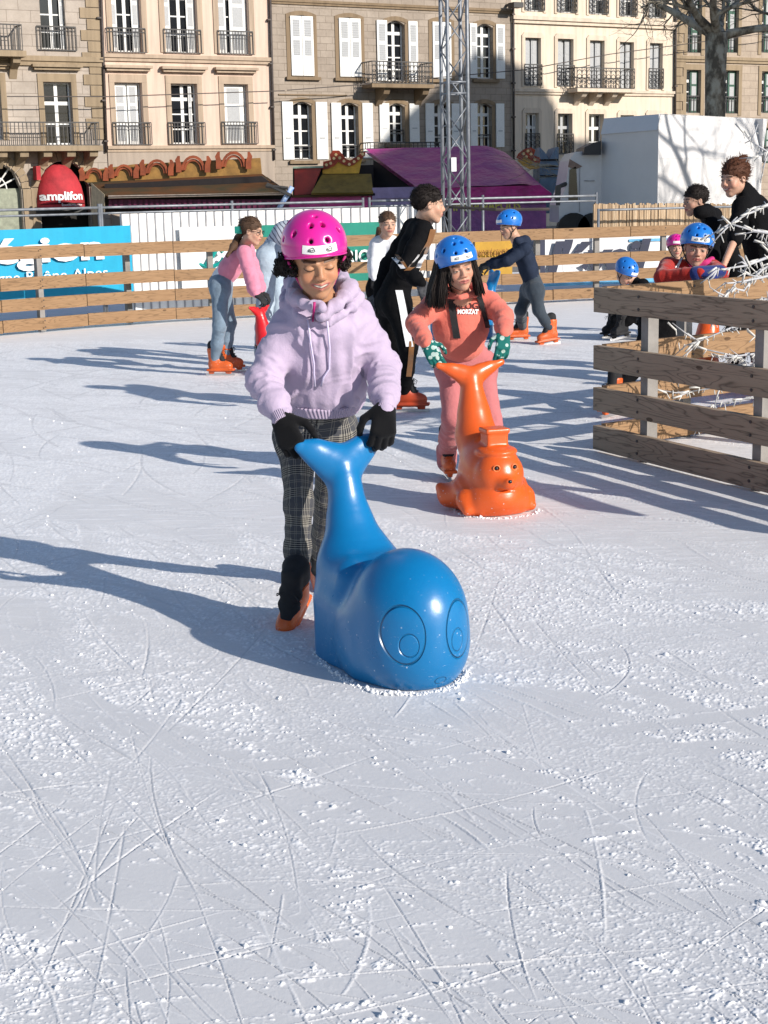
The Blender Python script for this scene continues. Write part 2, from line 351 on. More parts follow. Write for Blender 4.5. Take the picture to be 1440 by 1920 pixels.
        nx,ny=-np.sin(th),np.cos(th); w=r.uniform(.0006,.0017)*(1+y0*.1); fade=np.clip((.5-np.abs(u))*6,0,1); kind=r.random()*.66
        jx=r.normal(0,1,n)
        if kind<.6:
            dp=r.uniform(.0004,.0018)
            for o in (-.6,0,.6): scatter(x+nx*w*o,y+ny*w*o,-dp*fade*(1-abs(o)*.5),.12,-1)
            for o in (1.6,2.1): scatter(x+nx*w*(o+.3*jx),y+ny*w*(o+.3*jx),(dp*.35*fade)*(.6+.4*r.random(n)),.25*(r.random()<.4),1)
        else:
            for o in (-1,0,1): scatter(x+nx*w*(o+.5*jx),y+ny*w*(o+.5*jx),fade*r.uniform(.0003,.001)*(.4+.8*r.random(n))  ,.3,1)
    V=np.stack([X.ravel(),Yg.ravel(),z.ravel()],1); idx=np.arange(NR*NC).reshape(NR,NC)
    F=np.stack([idx[:-1,:-1],idx[:-1,1:],idx[1:,1:],idx[1:,:-1]],-1).reshape(-1,4)
    b=len(V); ext=np.array([(-26,-9,-.012),(22,-9,-.012),(22,30,-.012),(-26,30,-.012)],float)
    V=np.vstack([V,ext]); F=np.vstack([F,[[b,b+1,b+2,b+3]]]); sn=np.concatenate([snow.ravel(),[.5]*4])
    o=mk('ice_rink',V,F,M_ICE,None,True,{'snow':('FLOAT',sn)}); tag(o,kind='structure')
    # crumbs of shaved ice
    n=2700; mb_v=[];mb_f=[]; ico=np.array([(0,0,1),(.9,0,.3),(.28,.85,.3),(-.72,.53,.3),(-.72,-.53,.3),(.28,-.85,.3),(.6,.5,-.5),(-.3,.8,-.5),(-.9,0,-.5),(-.3,-.8,-.5),(.6,-.5,-.5)])
    fc=[(0,1,2),(0,2,3),(0,3,4),(0,4,5),(0,5,1),(1,6,2),(2,7,3),(3,8,4),(4,9,5),(5,10,1),(2,6,7),(3,7,8),(4,8,9),(5,9,10),(1,10,6)]
    mk_=mask.reshape(NR,NC); cnt=0; tries=0
    while cnt<n and tries<90000:
        tries+=1; y=1/r.uniform(1/12,1/2.4); x=r.uniform(-.42,.42)*y
        j=int((1/Y0-1/y)/(1/Y0-1/Y1)*(NR-1)); i=int((x/y-tv[0])/(tv[-1]-tv[0])*(NC-1))
        if r.random()>mk_[j,i]*.85+.015: continue
        sz=r.gamma(2.2,.0009)+.0010; 
        if r.random()<.01: sz*=1.5
        pts=ico*(sz*np.array([r.uniform(.8,1.5),r.uniform(.8,1.5),r.uniform(.6,1)]))*(1+r.normal(0,.18,(11,1))); an=r.uniform(0,6.28); c,s_=math.cos(an),math.sin(an)
        pts=np.stack([pts[:,0]*c-pts[:,1]*s_,pts[:,0]*s_+pts[:,1]*c,pts[:,2]],1)+np.array([x,y,z[j,i]+sz*.25]); b=len(mb_v)*11; mb_v.append(pts); mb_f+= [(a+b,c_+b,d+b) for a,c_,d in fc]; cnt+=1
    for k in range(800):        # shavings pushed up along the base of the blue and the orange aid
        t_=r.uniform(0,1)
        if k<560: A_,B_=(WPTS[int(r.integers(0,6))]); q=np.array(A_)*(1-t_)+np.array(B_)*t_
        else: an=r.uniform(2.6,6.2); q=np.array([.54+.2*math.cos(an),7.26+.19*math.sin(an)])
        x,y=q+r.normal(0,.008,2); sz=r.gamma(2,.0011)+.0008; pts=ico*sz*(1+r.normal(0,.2,(11,1)))+np.array([x,y,sz*.4]); b=len(mb_v)*11; mb_v.append(pts); mb_f+= [(a+b,c_+b,d+b) for a,c_,d in fc]
    o=mk('snow_crumbs',np.vstack(mb_v),np.array(mb_f),mat('snow_crumb',(.8,.8,.82),.6,.03),None,False); tag(o,kind='stuff')
build_ice()
gm=mat('street_paving',(.22,.2,.18),.9,.15,3)
o=mk('ground',[(-700,30,-.03),(700,30,-.03),(700,900,-.03),(-700,900,-.03),(22,-200,-.03),(700,-200,-.03),(22,30,-.03),(-700,-200,-.03),(-26,-200,-.03),(-26,30,-.03),(22,-9,-.03),(-26,-9,-.03)],
   [(0,1,2,3),(4,5,1,6),(7,8,9,0),(8,4,10,11)],gm); tag(o,kind='structure')
# snow strip and boards between rink fence and hoarding
sm=mat('packed_snow',(.62,.63,.66),.8,.08,5,.4,40)
# ================= FENCES =================
W_SUN=wood('pine_board',(.32,.20,.11),(.225,.13,.065),.65)
W_SHADE=wood('shaded_board',(.38,.29,.21),(.265,.195,.135),.8)  # same timber as the sunlit boards, with the shaded tone put into the colour
M_POST=mat('post_timber',(.24,.225,.21),.8,.12,8,.3,60,attr='uvw')
M_BOLT=mat('bolt',(.05,.035,.03),.6)
BH0=[(.02,.165),(.262,.405),(.498,.643),(.853,.998)]
def fence(name,label,cat,pts,postpos,mat_,side=1,brk=None,over=.0,gap=.012,group=None,zs=1.0):
    BH=[(a*zs,b*zs) for a,b in BH0]
    root=thing(name,pts[0],label,cat,group); pts=[np.array([p[0],p[1],0.]) for p in pts]; r=random.Random(3)
    for i in range(len(pts)-1):
        a,b=pts[i],pts[i+1]; L=np.linalg.norm(b-a); ex=(b-a)/L; ez=np.array([0,0,1.]); ey=np.cross(ez,ex)*side
        for z0,z1 in BH:
            m=MB(); dz=r.uniform(-.006,.006); m.box(gap/2,L-gap/2,-.02,.02,z0+dz,z1+dz+r.uniform(-.004,.004),off=(r.uniform(0,50),r.uniform(0,9),r.uniform(0,9)),ax=(a,ex,ey,ez)); m.build('board',mat_,root)
    for p,ang in postpos:
        p=np.array([p[0],p[1],0.]); ex=np.array([math.cos(ang),math.sin(ang),0]); ey=np.cross((0,0,1.),ex)*side; m=MB()
        m.box(-.034,.034,.022,.09,0,.94*zs,off=(r.uniform(0,9),0,0),ax=(p,ex,ey,np.array([0,0,1.])))
        po=m.build('post',M_POST,root); m=MB()
        for z0,z1 in BH:
            for zz in (z0+.035,z1-.035):
                c=p-ey*.021+np.array([0,0,zz]); m.tube([c-ey*.003,c+ey*.002],.009,6)
        m.build('bolt',M_BOLT,po)
    return root
far=[G(-150,641),G(80,622),G(247,606),G(405,597),G(565,590),G(735,581),G(890,573),G(1036,565),G(1180,559),G(1330,553),G(1480,548)]
# replace by evenly panelled line: boards break at mid posts
pp=[]
for q in (-70,84,247,400,560,720,880,1010,1120,1245,1370):
    xs=[(-150,641),(80,622),(247,606),(405,597),(565,590),(735,581),(890,573),(1036,565),(1180,559),(1330,553),(1480,548)]
    y=np.interp(q,[a for a,_ in xs],[b for _,b in xs]); pp.append((q,y))
def seg_ang(p):
    d=[abs(far[i][0]-p[0]) for i in range(len(far))]; i=min(max(int(np.argmin(d)),1),len(far)-2); v=far[i+1]-far[i-1]; return math.atan2(v[1],v[0])
# board joints at px 165,...
jx=[(-200,648),(5,628),(165,614),(330,602),(480,594),(645,586),(800,578),(940,570),(1036,566),(1180,559),(1330,553),(1500,547)]
fence('rail_fence','long pine rail fence of four boards closing the far side of the rink','fence',[G(*q) for q in jx],[(G(*q),seg_ang(G(*q))) for q in pp],W_SUN)
cr=G(1116,846); nd=nrm(G(1430,926)-cr); e_end=cr+nd*3.4
def online(px,a,d):                     # point on ground line a+d*t seen at pixel column px
    best=min((abs(((a+d*t)[0]/(a+d*t)[1])*FPX/1.0+720-px),t) for t in np.linspace(0,4,1600)); return a+d*best[1]
ang=math.atan2(nd[1],nd[0])
fence('rail_fence','grey toned plank fence in the right foreground, shaded side to the camera','fence',[cr,cr+nd*1.9,e_end],[(cr+nd*.46,ang),(cr+nd*1.45,ang),(cr+nd*2.6,ang)],W_SHADE,1,zs=.96)
bd=nrm(G(1275,822)-cr); bd=nrm(np.array([.80,.60,0])) if bd[0]<.3 else bd; ang2=math.atan2(bd[1],bd[0])
cr2=cr+bd*.06
fence('rail_fence','sunlit return of the plank enclosure behind the grey foreground planks','fence',[cr2,cr2+bd*1.8,cr2+bd*3.6],[(cr2+bd*.72,ang2),(cr2+bd*2.2,ang2)],W_SUN,1,zs=.96)
# ================= SKATING AIDS =================
def plastic(name,c,rings=None):
    m,t,b=new_mat(name); vec=coord(t)
    cc=mixc(t,tnoise(t,vec,5,3),c,tuple(x*.86 for x in c))
    scr=tnoise(t,coord(t,scale=(1,1,5)),38,5,.75); zz=t.nodes.new('ShaderNodeSeparateXYZ'); t.links.new(vec,zz.inputs[0])
    low=math_(t,'SUBTRACT',1,math_(t,'MULTIPLY',zz.outputs[2],2.6),clamp=True); k=math_(t,'MULTIPLY',math_(t,'GREATER_THAN',scr,.66),math_(t,'MULTIPLY',low,.6))
    vv=t.nodes.new('ShaderNodeTexVoronoi'); t.links.new(vec,vv.inputs['Vector']); vv.inputs['Scale'].default_value=34
    dots=math_(t,'MULTIPLY',math_(t,'LESS_THAN',vv.outputs['Distance'],.10),math_(t,'MULTIPLY',low,.7)); k=math_(t,'MAXIMUM',k,dots)
    cc=mixc(t,k,cc,(.6,.66,.72)); t.links.new(cc,b.inputs['Base Color'])
    rr=tnoise(t,vec,7,4,.7); t.links.new(math_(t,'MULTIPLY_ADD',rr,.22,.2),b.inputs['Roughness'])
    b.inputs['Specular IOR Level'].default_value=.5; b.inputs['Subsurface Weight'].default_value=.12; b.inputs['Subsurface Radius'].default_value=(.03,.03,.03); b.inputs['Subsurface Scale'].default_value=.5
    nb=bump(t,tnoise(t,vec,9,3,.5),.12,.02); nb=bump(t,tnoise(t,vec,160,3,.6),.06,.002,nb)
    if rings:
        tot=None
        for cx,cz,rx,rz,w_,amp in rings:
            u=math_(t,'MULTIPLY',math_(t,'SUBTRACT',zz.outputs[0],cx),1/rx); v=math_(t,'MULTIPLY',math_(t,'SUBTRACT',zz.outputs[2],cz),1/rz)
            r=math_(t,'SQRT',math_(t,'ADD',math_(t,'MULTIPLY',u,u),math_(t,'MULTIPLY',v,v))); d=math_(t,'ABSOLUTE',math_(t,'SUBTRACT',r,1)); g=math_(t,'MULTIPLY',math_(t,'SUBTRACT',1,math_(t,'MULTIPLY',d,1/w_),clamp=True),amp)
            g=math_(t,'MULTIPLY',g,math_(t,'GREATER_THAN',zz.outputs[1],.02)); tot=g if tot is None else math_(t,'ADD',tot,g)
        nb=bump(t,math_(t,'MULTIPLY',tot,-1),.9,.012,nb)
    t.links.new(nb,b.inputs['Normal']); return m
def place_local(V,O,h):
    h=nrm(np.array([h[0],h[1],0.])); S=np.cross(h,(0,0,1.)); return V
def local_thing(name,V,F,mat_,O,h,label,cat,group=None):
    o=mk(name,V,F,mat_,None,True); h=nrm(np.array([h[0],h[1],0.])); S=np.cross(h,(0,0,1.))
    o.matrix_world=Matrix(((S[0],h[0],0,O[0]),(S[1],h[1],0,O[1]),(0,0,1,O[2]),(0,0,0,1))); tag(o,label,cat,group)
    bpy.context.view_layer.update(); return o
def local_child(name,V,F,mat_,par):
    o=mk(name,V,F,mat_,None,True); o.parent=par; return o
def whale_mesh():
    S=SDF()
    S.ell((0,0,.20),(.180,.215,.212),k=.01).ell((0,.0,.10),(.18,.205,.16),k=.05)
    S.box((0,-.19,.10),(.165,.18,.13),.05,k=.07)
    S.box((0,-.31,.15),(.140,.13,.20),.07,k=.09)
    S.chain([(0,-.33,.22),(0,-.39,.34),(0,-.43,.45),(0,-.455,.55),(0,-.475,.61)],[.112,.084,.052,.036,.046],k=.07,fl=((1,0,0),1.08))
    for s in (-1,1): S.chain([(0,-.475,.60),(.05*s,-.483,.635),(.092*s,-.488,.662),(.140*s,-.494,.684)],[.056,.050,.036,.024],k=.04,fl=((0,1,0),.6))
    for s in (-1,1): S.ell((.155*s,-.1,.11),(.03,.07,.075),k=.05)
    S.plane((0,0,0.001),(0,0,-1)); V,F=S.mesh(.0055); V=relax(V,F,2,.5); return V,F
RG=[(.103,.19,.053,.090,.055,1),(-.074,.19,.055,.090,.05,1),(.094,.16,.025,.036,.10,.35),(-.064,.16,.025,.036,.10,.35),(-.01,.035,.02,.012,.12,.6)]
M_BLUE=plastic('blue_plastic',(.002,.155,.385),RG); M_ORG=plastic('orange_plastic',(.70,.105,.014))
WV,WF=whale_mesh()
WO=np.array([.070,4.69,0]); WH=(.44,-.898)
whale=local_thing('skating_aid',WV,WF,M_BLUE,WO,WH,'large blue whale shaped skating aid with round eyes, pushed by the girl in lilac','skating aid')
w2=local_thing('skating_aid',WV,WF,M_BLUE,P(845,640,16.2)*np.array([1,1,0]),(-.95,-.25),'blue skating aid behind the girl in coral, pushed by the boy in navy','skating aid')
def seal_mesh():
    S=SDF(); S.ell((0,-.02,.18),(.140,.16,.17),k=.02).ell((0,-.1,.08),(.160,.22,.11),k=.06)
    S.ell((0,.02,.085),(.148,.158,.10),k=.05); S.box((0,-.02,.04),(.135,.13,.04),.035,k=.06)
    S.ell((0,.070,.190),(.122,.108,.125),k=.008)                     # face ball
    S.ell((0,.170,.165),(.040,.045,.032),k=.03).ell((0,.205,.178),(.020,.016,.016),k=.012)
    for s in (-1,1):
        S.chain([(.12*s,-.05,.12),(.155*s,.03,.07),(.165*s,.08,.03)],[.05,.035,.022],k=.04)
        S.chain([(.13*s,-.08,.09),(.180*s,-.13,.07),(.215*s,-.16,.11)],[.06,.045,.018],k=.05)
        S.ell((.045*s,.170,.238),(.012,.016,.012),k=.008,sub=True)
    S.ell((0,.182,.130),(.045,.03,.005),k=.01,sub=True)
    S.chain([(0,-.12,.22),(0,-.22,.34),(0,-.25,.46),(0,-.27,.55),(0,-.28,.61)],[.112,.088,.062,.038,.044],k=.07)
    for s in (-1,1): S.chain([(0,-.28,.615),(.055*s,-.285,.64),(.10*s,-.285,.66),(.165*s,-.29,.682)],[.046,.038,.026,.017],k=.03,fl=((0,1,0),.7))
    S.ell((0,.045,.30),(.10,.10,.03),k=.008)
    S.box((0,.02,.345),(.054,.05,.06),.010,k=.012); S.box((0,.02,.398),(.061,.056,.012),.006,k=.006)
    S.plane((0,0,.001),(0,0,-1)); V,F=S.mesh(.006); return relax(V,F,2,.5),F
SV,SF=seal_mesh(); SO=G(940,972)+np.array([0,.17,0]); SO[0]=.525
seal=local_thing('skating_aid',SV,SF,M_ORG,SO,(.30,-.954),'orange seal shaped skating aid wearing a cap, pushed by the girl in coral','skating aid')
def ball(c,r,n=10):
    S=SDF(); S.ell(c,r,k=.002); return S.mesh(min(r)/4)
M_BLK=mat('black_gloss',(.01,.01,.012),.25)
for s in (-1,1):
    V,F=ball((.045*s,.158,.238),(.0095,.010,.0095)); local_child('eye',V,F,M_BLK,seal)
for s_ in (-1,1):
    m=MB(); m.tube([(.045*s_+.0145*math.cos(a),.162-.004*math.cos(a)*s_,.238+.0145*math.sin(a)) for a in np.linspace(0,6.283,18)],.0032,6,cap=False); V=np.array(m.v); o_=mk('eye_ring',V,m.f,mat('worn_orange',(.74,.18,.05),.5),None,True); o_.parent=seal
V,F=ball((0,.217,.181),(.010,.008,.009)); local_child('nose',V,F,M_BLK,seal)
# second orange aid behind the enclosure planks
s2=local_thing('skating_aid',SV,SF,M_ORG,P(1308,640,11.6)*np.array([1,1,0]),(-.5,-.86),'orange skating aid half hidden behind the grey foreground planks','skating aid')
# ================= BACKGROUND: SQUARE FACADES =================
TH=R_(29.49); U=np.array([math.cos(TH),math.sin(TH),0]); NV=np.array([math.sin(TH),-math.cos(TH),0]); FO=np.array([0,66.,0])
def fac(px,py):
    d=ray(px,py); t=((FO-np.array([0,0,CH]))@NV)/(d@NV); p=np.array([0,0,CH])+d*t; return (p-FO)@U,p[2]
def facv(px,py,v):
    d=ray(px,py); o=FO+NV*v; t=((o-np.array([0,0,CH]))@NV)/(d@NV); p=np.array([0,0,CH])+d*t; return (p-FO)@U,p[2]
def rect(l,r,t,b,v=0.0): cx,cy=(l+r)/2,(t+b)/2; return facv(l,cy,v)[0],facv(r,cy,v)[0],facv(cx,b,v)[1],facv(cx,t,v)[1]
FM=lambda p: FO+U*p[0]+NV*p[1]+np.array([0,0,1.])*p[2]
def stone(name,c1,c2,mort,bw=.6,bh=.3,rough=.9,contrast=1.0,bumpv=.5):
    m,t,b=new_mat(name); vec=coord(t,attr='uvw'); sw=t.nodes.new('ShaderNodeSeparateXYZ'); t.links.new(vec,sw.inputs[0]); cb=t.nodes.new('ShaderNodeCombineXYZ'); t.links.new(sw.outputs[0],cb.inputs[0]); t.links.new(sw.outputs[2],cb.inputs[1])
    br=t.nodes.new('ShaderNodeTexBrick'); t.links.new(cb.outputs[0],br.inputs['Vector']); setin(br,Scale=1,Mortar_Size=.012,Brick_Width=bw,Row_Height=bh,Bias=0)
    br.inputs['Color1'].default_value=(*c1,1);br.inputs['Color2'].default_value=(*c2,1);br.inputs['Mortar'].default_value=(*mort,1)
    n=tnoise(t,vec,.8,5,.7); n2=tnoise(t,vec,7,4,.7)
    cc=mixc(t,.8*contrast,br.outputs['Color'],mixc(t,n,(.22,.21,.20),(.76,.77,.78)),'OVERLAY'); cc=mixc(t,.35*contrast,cc,mixc(t,n2,(.3,.3,.3),(.7,.7,.7)),'OVERLAY')
    t.links.new(cc,b.inputs['Base Color']); setin(b,Roughness=rough); b.inputs['Specular IOR Level'].default_value=.15
    t.links.new(bump(t,math_(t,'SUBTRACT',n2,br.outputs['Fac']),bumpv,.02),b.inputs['Normal']); return m
def render_(name,c,c2): 
    m,t,b=new_mat(name); vec=coord(t,attr='uvw'); n=tnoise(t,vec,.6,5,.7); n2=tnoise(t,coord(t,attr='uvw',scale=(3,3,.25)),1.5,4,.6)
    cc=mixc(t,n,c,c2); cc=mixc(t,math_(t,'MULTIPLY',math_(t,'SUBTRACT',n2,.42,clamp=True),2.2,clamp=True),cc,tuple(x*.7 for x in c2)); t.links.new(cc,b.inputs['Base Color']); setin(b,Roughness=.9)
    b.inputs['Specular IOR Level'].default_value=.15; t.links.new(bump(t,tnoise(t,vec,30,4,.6),.2,.01),b.inputs['Normal']); return m
S1=stone('grey_stone',(.41,.355,.305),(.375,.325,.28),(.26,.22,.185),.9,.42); S3=stone('brown_stone',(.35,.295,.245),(.30,.25,.205),(.24,.20,.16),.55,.27); S5=stone('tan_stone',(.40,.33,.265),(.36,.295,.235),(.28,.225,.18),.7,.34)
TR1=render_('carved_stone',(.36,.28,.19),(.26,.20,.135)); TR3=render_('brown_trim',(.27,.20,.13),(.20,.145,.095)); PE=render_('peach_render',(.66,.50,.41),(.62,.47,.38)); PT=render_('peach_trim',(.47,.37,.28),(.39,.30,.225)); CRM=render_('cream_render',(.70,.60,.49),(.66,.56,.45)); CT=render_('cream_trim',(.66,.56,.45),(.6,.5,.4)); BS=render_('fascia',(.40,.33,.27),(.35,.29,.24))
WH_=mat('white_paint',(.72,.72,.70),.6,.05,20); SHG=mat('grey_louvre',(.40,.41,.42),.7,.1,30); IR=mat('wrought_iron',(.045,.043,.042),.6,.1); GR=mat('green_paint',(.02,.085,.055),.6,.2); PIPE=mat('drain_pipe',(.06,.045,.04),.6,.2)
GL=mat('dark_glass',(.012,.014,.018),.12,.3,.8,spec=.6); CUR=mat('net_curtain',(.42,.42,.42),.9,.1,6)
def wallholes(m,u0,u1,z0,z1,holes,depth=.32,arch=None):
    us=sorted({u0,u1,*[h[0] for h in holes],*[h[1] for h in holes]}); zs=sorted({z0,z1,*[h[2] for h in holes],*[h[3] for h in holes]})
    us=[u for u in us if u0<=u<=u1]; zs=[z for z in zs if z0<=z<=z1]
    for i in range(len(us)-1):
        for j in range(len(zs)-1):
            cu,cz=(us[i]+us[i+1])/2,(zs[j]+zs[j+1])/2
            if any(h[0]<cu<h[1] and h[2]<cz<h[3] for h in holes): continue
            q=[(us[i],0,zs[j]),(us[i+1],0,zs[j]),(us[i+1],0,zs[j+1]),(us[i],0,zs[j+1])]; m._add(q,[(0,1,2,3)])
    for h in holes:
        a,b,c,d=h[:4]; 
        for q in ([(a,0,c),(a,0,d),(a,-depth,d),(a,-depth,c)],[(b,0,d),(b,0,c),(b,-depth,c),(b,-depth,d)],[(a,0,d),(b,0,d),(b,-depth,d),(a,-depth,d)],[(a,0,c),(a,-depth,c),(b,-depth,c),(b,0,c)]): m._add(q,[(0,1,2,3)])
        rise=h[4] if len(h)>4 else 0
        if rise:
            n=8; top=[(a+(b-a)*i/n,d-rise*(1-math.sqrt(max(0,1-(2*i/n-1)**2)) if rise>.5*(b-a)*.9 else (2*i/n-1)**2)) for i in range(n+1)]
            for i in range(n):
                m._add([(top[i][0],.003,top[i][1]),(top[i+1][0],.003,top[i+1][1]),(top[i+1][0],.003,d),(top[i][0],.003,d)],[(0,1,2,3)]); m._add([(top[i][0],.003,top[i][1]),(top[i][0],-depth,top[i][1]),(top[i+1][0],-depth,top[i+1][1]),(top[i+1][0],.003,top[i+1][1])],[(0,1,2,3)])
    # sides, top and back give the block its depth
    m.box(u0,u1,-9,-.9,z0,z1); m._add([(u0,0,z1),(u1,0,z1),(u1,-.9,z1),(u0,-.9,z1)],[(0,1,2,3)]); m._add([(u0,0,z0),(u0,0,z1),(u0,-.9,z1),(u0,-.9,z0)],[(0,1,2,3)]); m._add([(u1,0,z0),(u1,-.9,z0),(u1,-.9,z1),(u1,0,z1)],[(0,1,2,3)])
def window(root,r,rows=4,frame=WH_,transom=True,inner=None,curtain=0,cols=2,bar=.05,shade=None):
    a,b,c,d=r[:4]; v=-.24; m=MB(FM); t=bar*1.2
    m.box(a,a+t,v-.05,v,c,d); m.box(b-t,b,v-.05,v,c,d); m.box(a+t,b-t,v-.05,v,d-t,d); m.box(a+t,b-t,v-.05,v,c,c+t)
    for i in range(1,cols): u=a+(b-a)*i/cols; w=bar*1.3 if cols==2 else bar; m.box(u-w,u+w,v-.045,v+.004,c+t,d-t)
    for j in range(1,rows):
        z=c+(d-c)*j/rows; w=bar*.5 if not(transom and j==rows-1) else bar*1.3; m.box(a+t,b-t,v-.042,v-.003,z-w,z+w)
    w=m.build('window',frame,root); g=MB(FM); g.box(a+.01,b-.01,v-.034,v-.024,c+.01,d-.01); g.build('pane',GL,w)
    if curtain: g=MB(FM); g.box(a+t,a+(b-a)*curtain,v-.022,v-.012,c+t,c+(d-c)*.8); g.build('curtain',CUR,w)
    for (f0,f1) in (inner or []):                      # folded louvred leaves standing in the reveal
        q=MB(FM); x0,x1=a+(b-a)*f0,a+(b-a)*f1; q.box(x0,x1,v+.03,v+.07,c+.02,d-.03); n=3; hh=(d-c)
        for k in range(n):
            z0,z1=c+hh*(.06+k*.31),c+hh*(.06+k*.31+.26); q.box(x0+(x1-x0)*.2,x1-(x1-x0)*.2,v+.072,v+.078,z0,z1,mi=1)
        q.build('shutter',[WH_ if shade is None else shade,SHG],root)
    return w
def shutter(root,u0,u1,z0,z1,m1=WH_,m2=SHG,style=0):
    q=MB(FM); q.box(u0,u1,.03,.075,z0,z1); h=z1-z0; w=u1-u0
    if style==0:
        for (p0,p1) in ((.34,.60),(.66,.94)):
            q.box(u0+w*.2,u1-w*.2,.077,.08,z0+h*p0,z0+h*p1,mi=1)
            for k in range(7): zz=z0+h*(p0+(p1-p0)*(k+.5)/7); q.box(u0+w*.2,u1-w*.2,.08,.092,zz-.012,zz+.012,mi=1)
    else:
        for p in (.08,.33,.62,.86): q.box(u0+w*.1,u1-w*.1,.077,.09,z0+h*p,z0+h*p+.05)
        q.box(u0+w*.25,u1-w*.25,.077,.095,z0+h*.36,z0+h*.385,mi=1)
    q.build('shutter',[m1,m2],root)
def railing(root,u0,u1,z0,z1,v=.06,gap=.13,orn=0,name='railing',ret=0):
    m=MB(FM)
    def run(pt,n,horizontal_len):
        pass
    m.box(u0,u1,v-.02,v+.02,z1-.045,z1); m.box(u0,u1,v-.015,v+.015,z0,z0+.03); m.box(u0,u1,v-.01,v+.01,z1-.17,z1-.15)
    n=max(2,int((u1-u0)/gap))
    for i in range(n+1):
        u=u0+(u1-u0)*i/n; m.box(u-.013,u+.013,v-.012,v+.012,z0+.03,z1-.045)
        if orn and i<n:
            um=u+(u1-u0)/n/2; zc=(z0+z1)/2; rr=(u1-u0)/n*.5
            for k in range(3):
                zz=z0+.1+(z1-z0-.3)*(k+.5)/3; pts=[FMl((um+math.cos(a)*rr,v,zz+math.sin(a)*rr*1.6)) for a in np.linspace(0,6.28,9)]; m.tube(pts,.014,4,cap=False)
    if ret:
        for u in (u0,u1):
            m.box(u-.02,u+.02,.02,v,z1-.045,z1); m.box(u-.015,u+.015,.02,v,z0,z0+.03)
            for k in range(1,int(ret/gap)): m.box(u-.012,u+.012,k*gap-.012,k*gap+.012,z0+.03,z1-.045)
    return m.build(name,IR,root)
FMl=lambda p:p
def quoins(root,u0,u1,z0,z1,mat_,w1=.55,w2=.36,h=.36,right=True):
    m=MB(FM); z=z0;k=0
    while z<z1: 
        w=w1 if k%2 else w2; a,b=(u1-w,u1) if right else (u0,u0+w); m.box(a,b,.002,.05,z+.01,min(z+h-.02,z1)); z+=h;k+=1
    m.build('quoins',mat_,root)
ZT=fac(720,-130)[1]
def building(label,u0,u1,wm,holes,zb=-.05,zt=None,roofm=None):
    root=thing('building',FM(((u0+u1)/2,0,zb)),label,'building','facades along the square')
    m=MB(FM); wallholes(m,u0,u1,zb,zt or ZT,holes); m.build('wall',wm,root)
    m=MB(FM); z=zt or ZT; m.prism([(.45,z+.01),(-9,z+.01),(-4.5,z+2.6)],u0,u1,'yz'); m.build('roof',mat('roof_tile',(.25,.12,.07),.9,.2,3),root)
    m=MB(FM); m.box(u0+.02,u1-.02,-.88,-.80,zb+.1,z-.1); m.build('room_backing',mat('dark_room',(.02,.018,.016),.9),root); return root
def ledge(root,u0,u1,z,h=.14,p=.12,mat_=TR1): m=MB(FM); m.box(u0,u1,.003,p,z-h,z); m.box(u0,u1,.003,p*.6,z-h*1.9,z-h-.002); m.build('ledge',mat_,root)
def hood(root,r,mat_,w=.28,z=.55,t=.11):
    m=MB(FM); a,b,c,d=r; zz=d+z; m.box(a-w,b+w,.004,.28,zz-.10,zz); m.box(a-w+.08,b+w-.08,.004,.18,zz-.2,zz-.102)
    m.box(a-t-.1,a-.002,.004,.045,c,d+.002); m.box(b+.002,b+t+.1,.004,.045,c,d+.002); m.box(a-t-.1,b+t+.1,.004,.05,d+.004,d+.3); m.build('window_surround',mat_,root)
# --- B1 grey stone
uA=fac(-400,150)[0]; uB=fac(193,150)[0]
b1w=[rect(75,122,-40,92),rect(84,136,154,271),rect(-45,-2,-50,86),rect(-50,3,152,262),rect(-176,-128,-60,84),rect(-180,-126,148,258),rect(-300,-250,-66,80),rect(-304,-250,146,255)]
ar=[rect(-52,42,307,460),rect(76,169,302,460)]
H=[(*r,) for r in b1w]+[(r[0],r[1],.0,r[3],(r[1]-r[0])/2*.98) for r in ar]
B1=building('grey carved stone building at far left with balconies and a red arched shop awning',uA,uB,S1,H)
window(B1,b1w[0],4,curtain=.0,inner=[(.82,.98)]); window(B1,b1w[1],3,inner=[]); window(B1,b1w[2],4); window(B1,b1w[3],4)
for q in b1w[4:]: window(B1,q,4); hood(B1,q,TR1,.42,.62)
hood(B1,b1w[1],TR1,.42,.62); hood(B1,b1w[3],TR1,.42,.62)
zl=fac(110,106)[1]; ledge(B1,uA,uB,zl,.18,.16); quoins(B1,uA,uB-.02,fac(170,262)[1],ZT,TR1,.75,.5,.40)
for r_,(px0,px1,pt,pb) in enumerate([(69,142,49,95)]): q=rect(px0,px1,pt,pb); railing(B1,*q)
q=rect(-90,41,43,93,.75); railing(B1,*q,v=.75,ret=.75); m=MB(FM); m.box(q[0],q[1]+.1,.005,.85,q[2]-.22,q[2]-.01); 
for u in (q[1]-.35,q[1]-1.5): m.prism([(0.005,q[2]-.22),(.7,q[2]-.22),(.62,q[2]-.42),(.2,q[2]-.62),(.005,q[2]-.95)],u,u+.28,'yz')
m.build('balcony_slab',TR1,B1)
q=rect(-90,186,228,273,.8); railing(B1,*q,v=.8,ret=.8,gap=.15); m=MB(FM); m.box(q[0],q[1]+.08,.005,.92,q[2]-.2,q[2]-.01)
for px in (2,42,86,130,172): u=facv(px,290,.5)[0]; m.prism([(0.005,q[2]-.2),(.8,q[2]-.2),(.74,q[2]-.4),(.3,q[2]-.52),(.005,q[2]-.8)],u-.16,u+.16,'yz')
m.build('balcony_slab',TR1,B1)
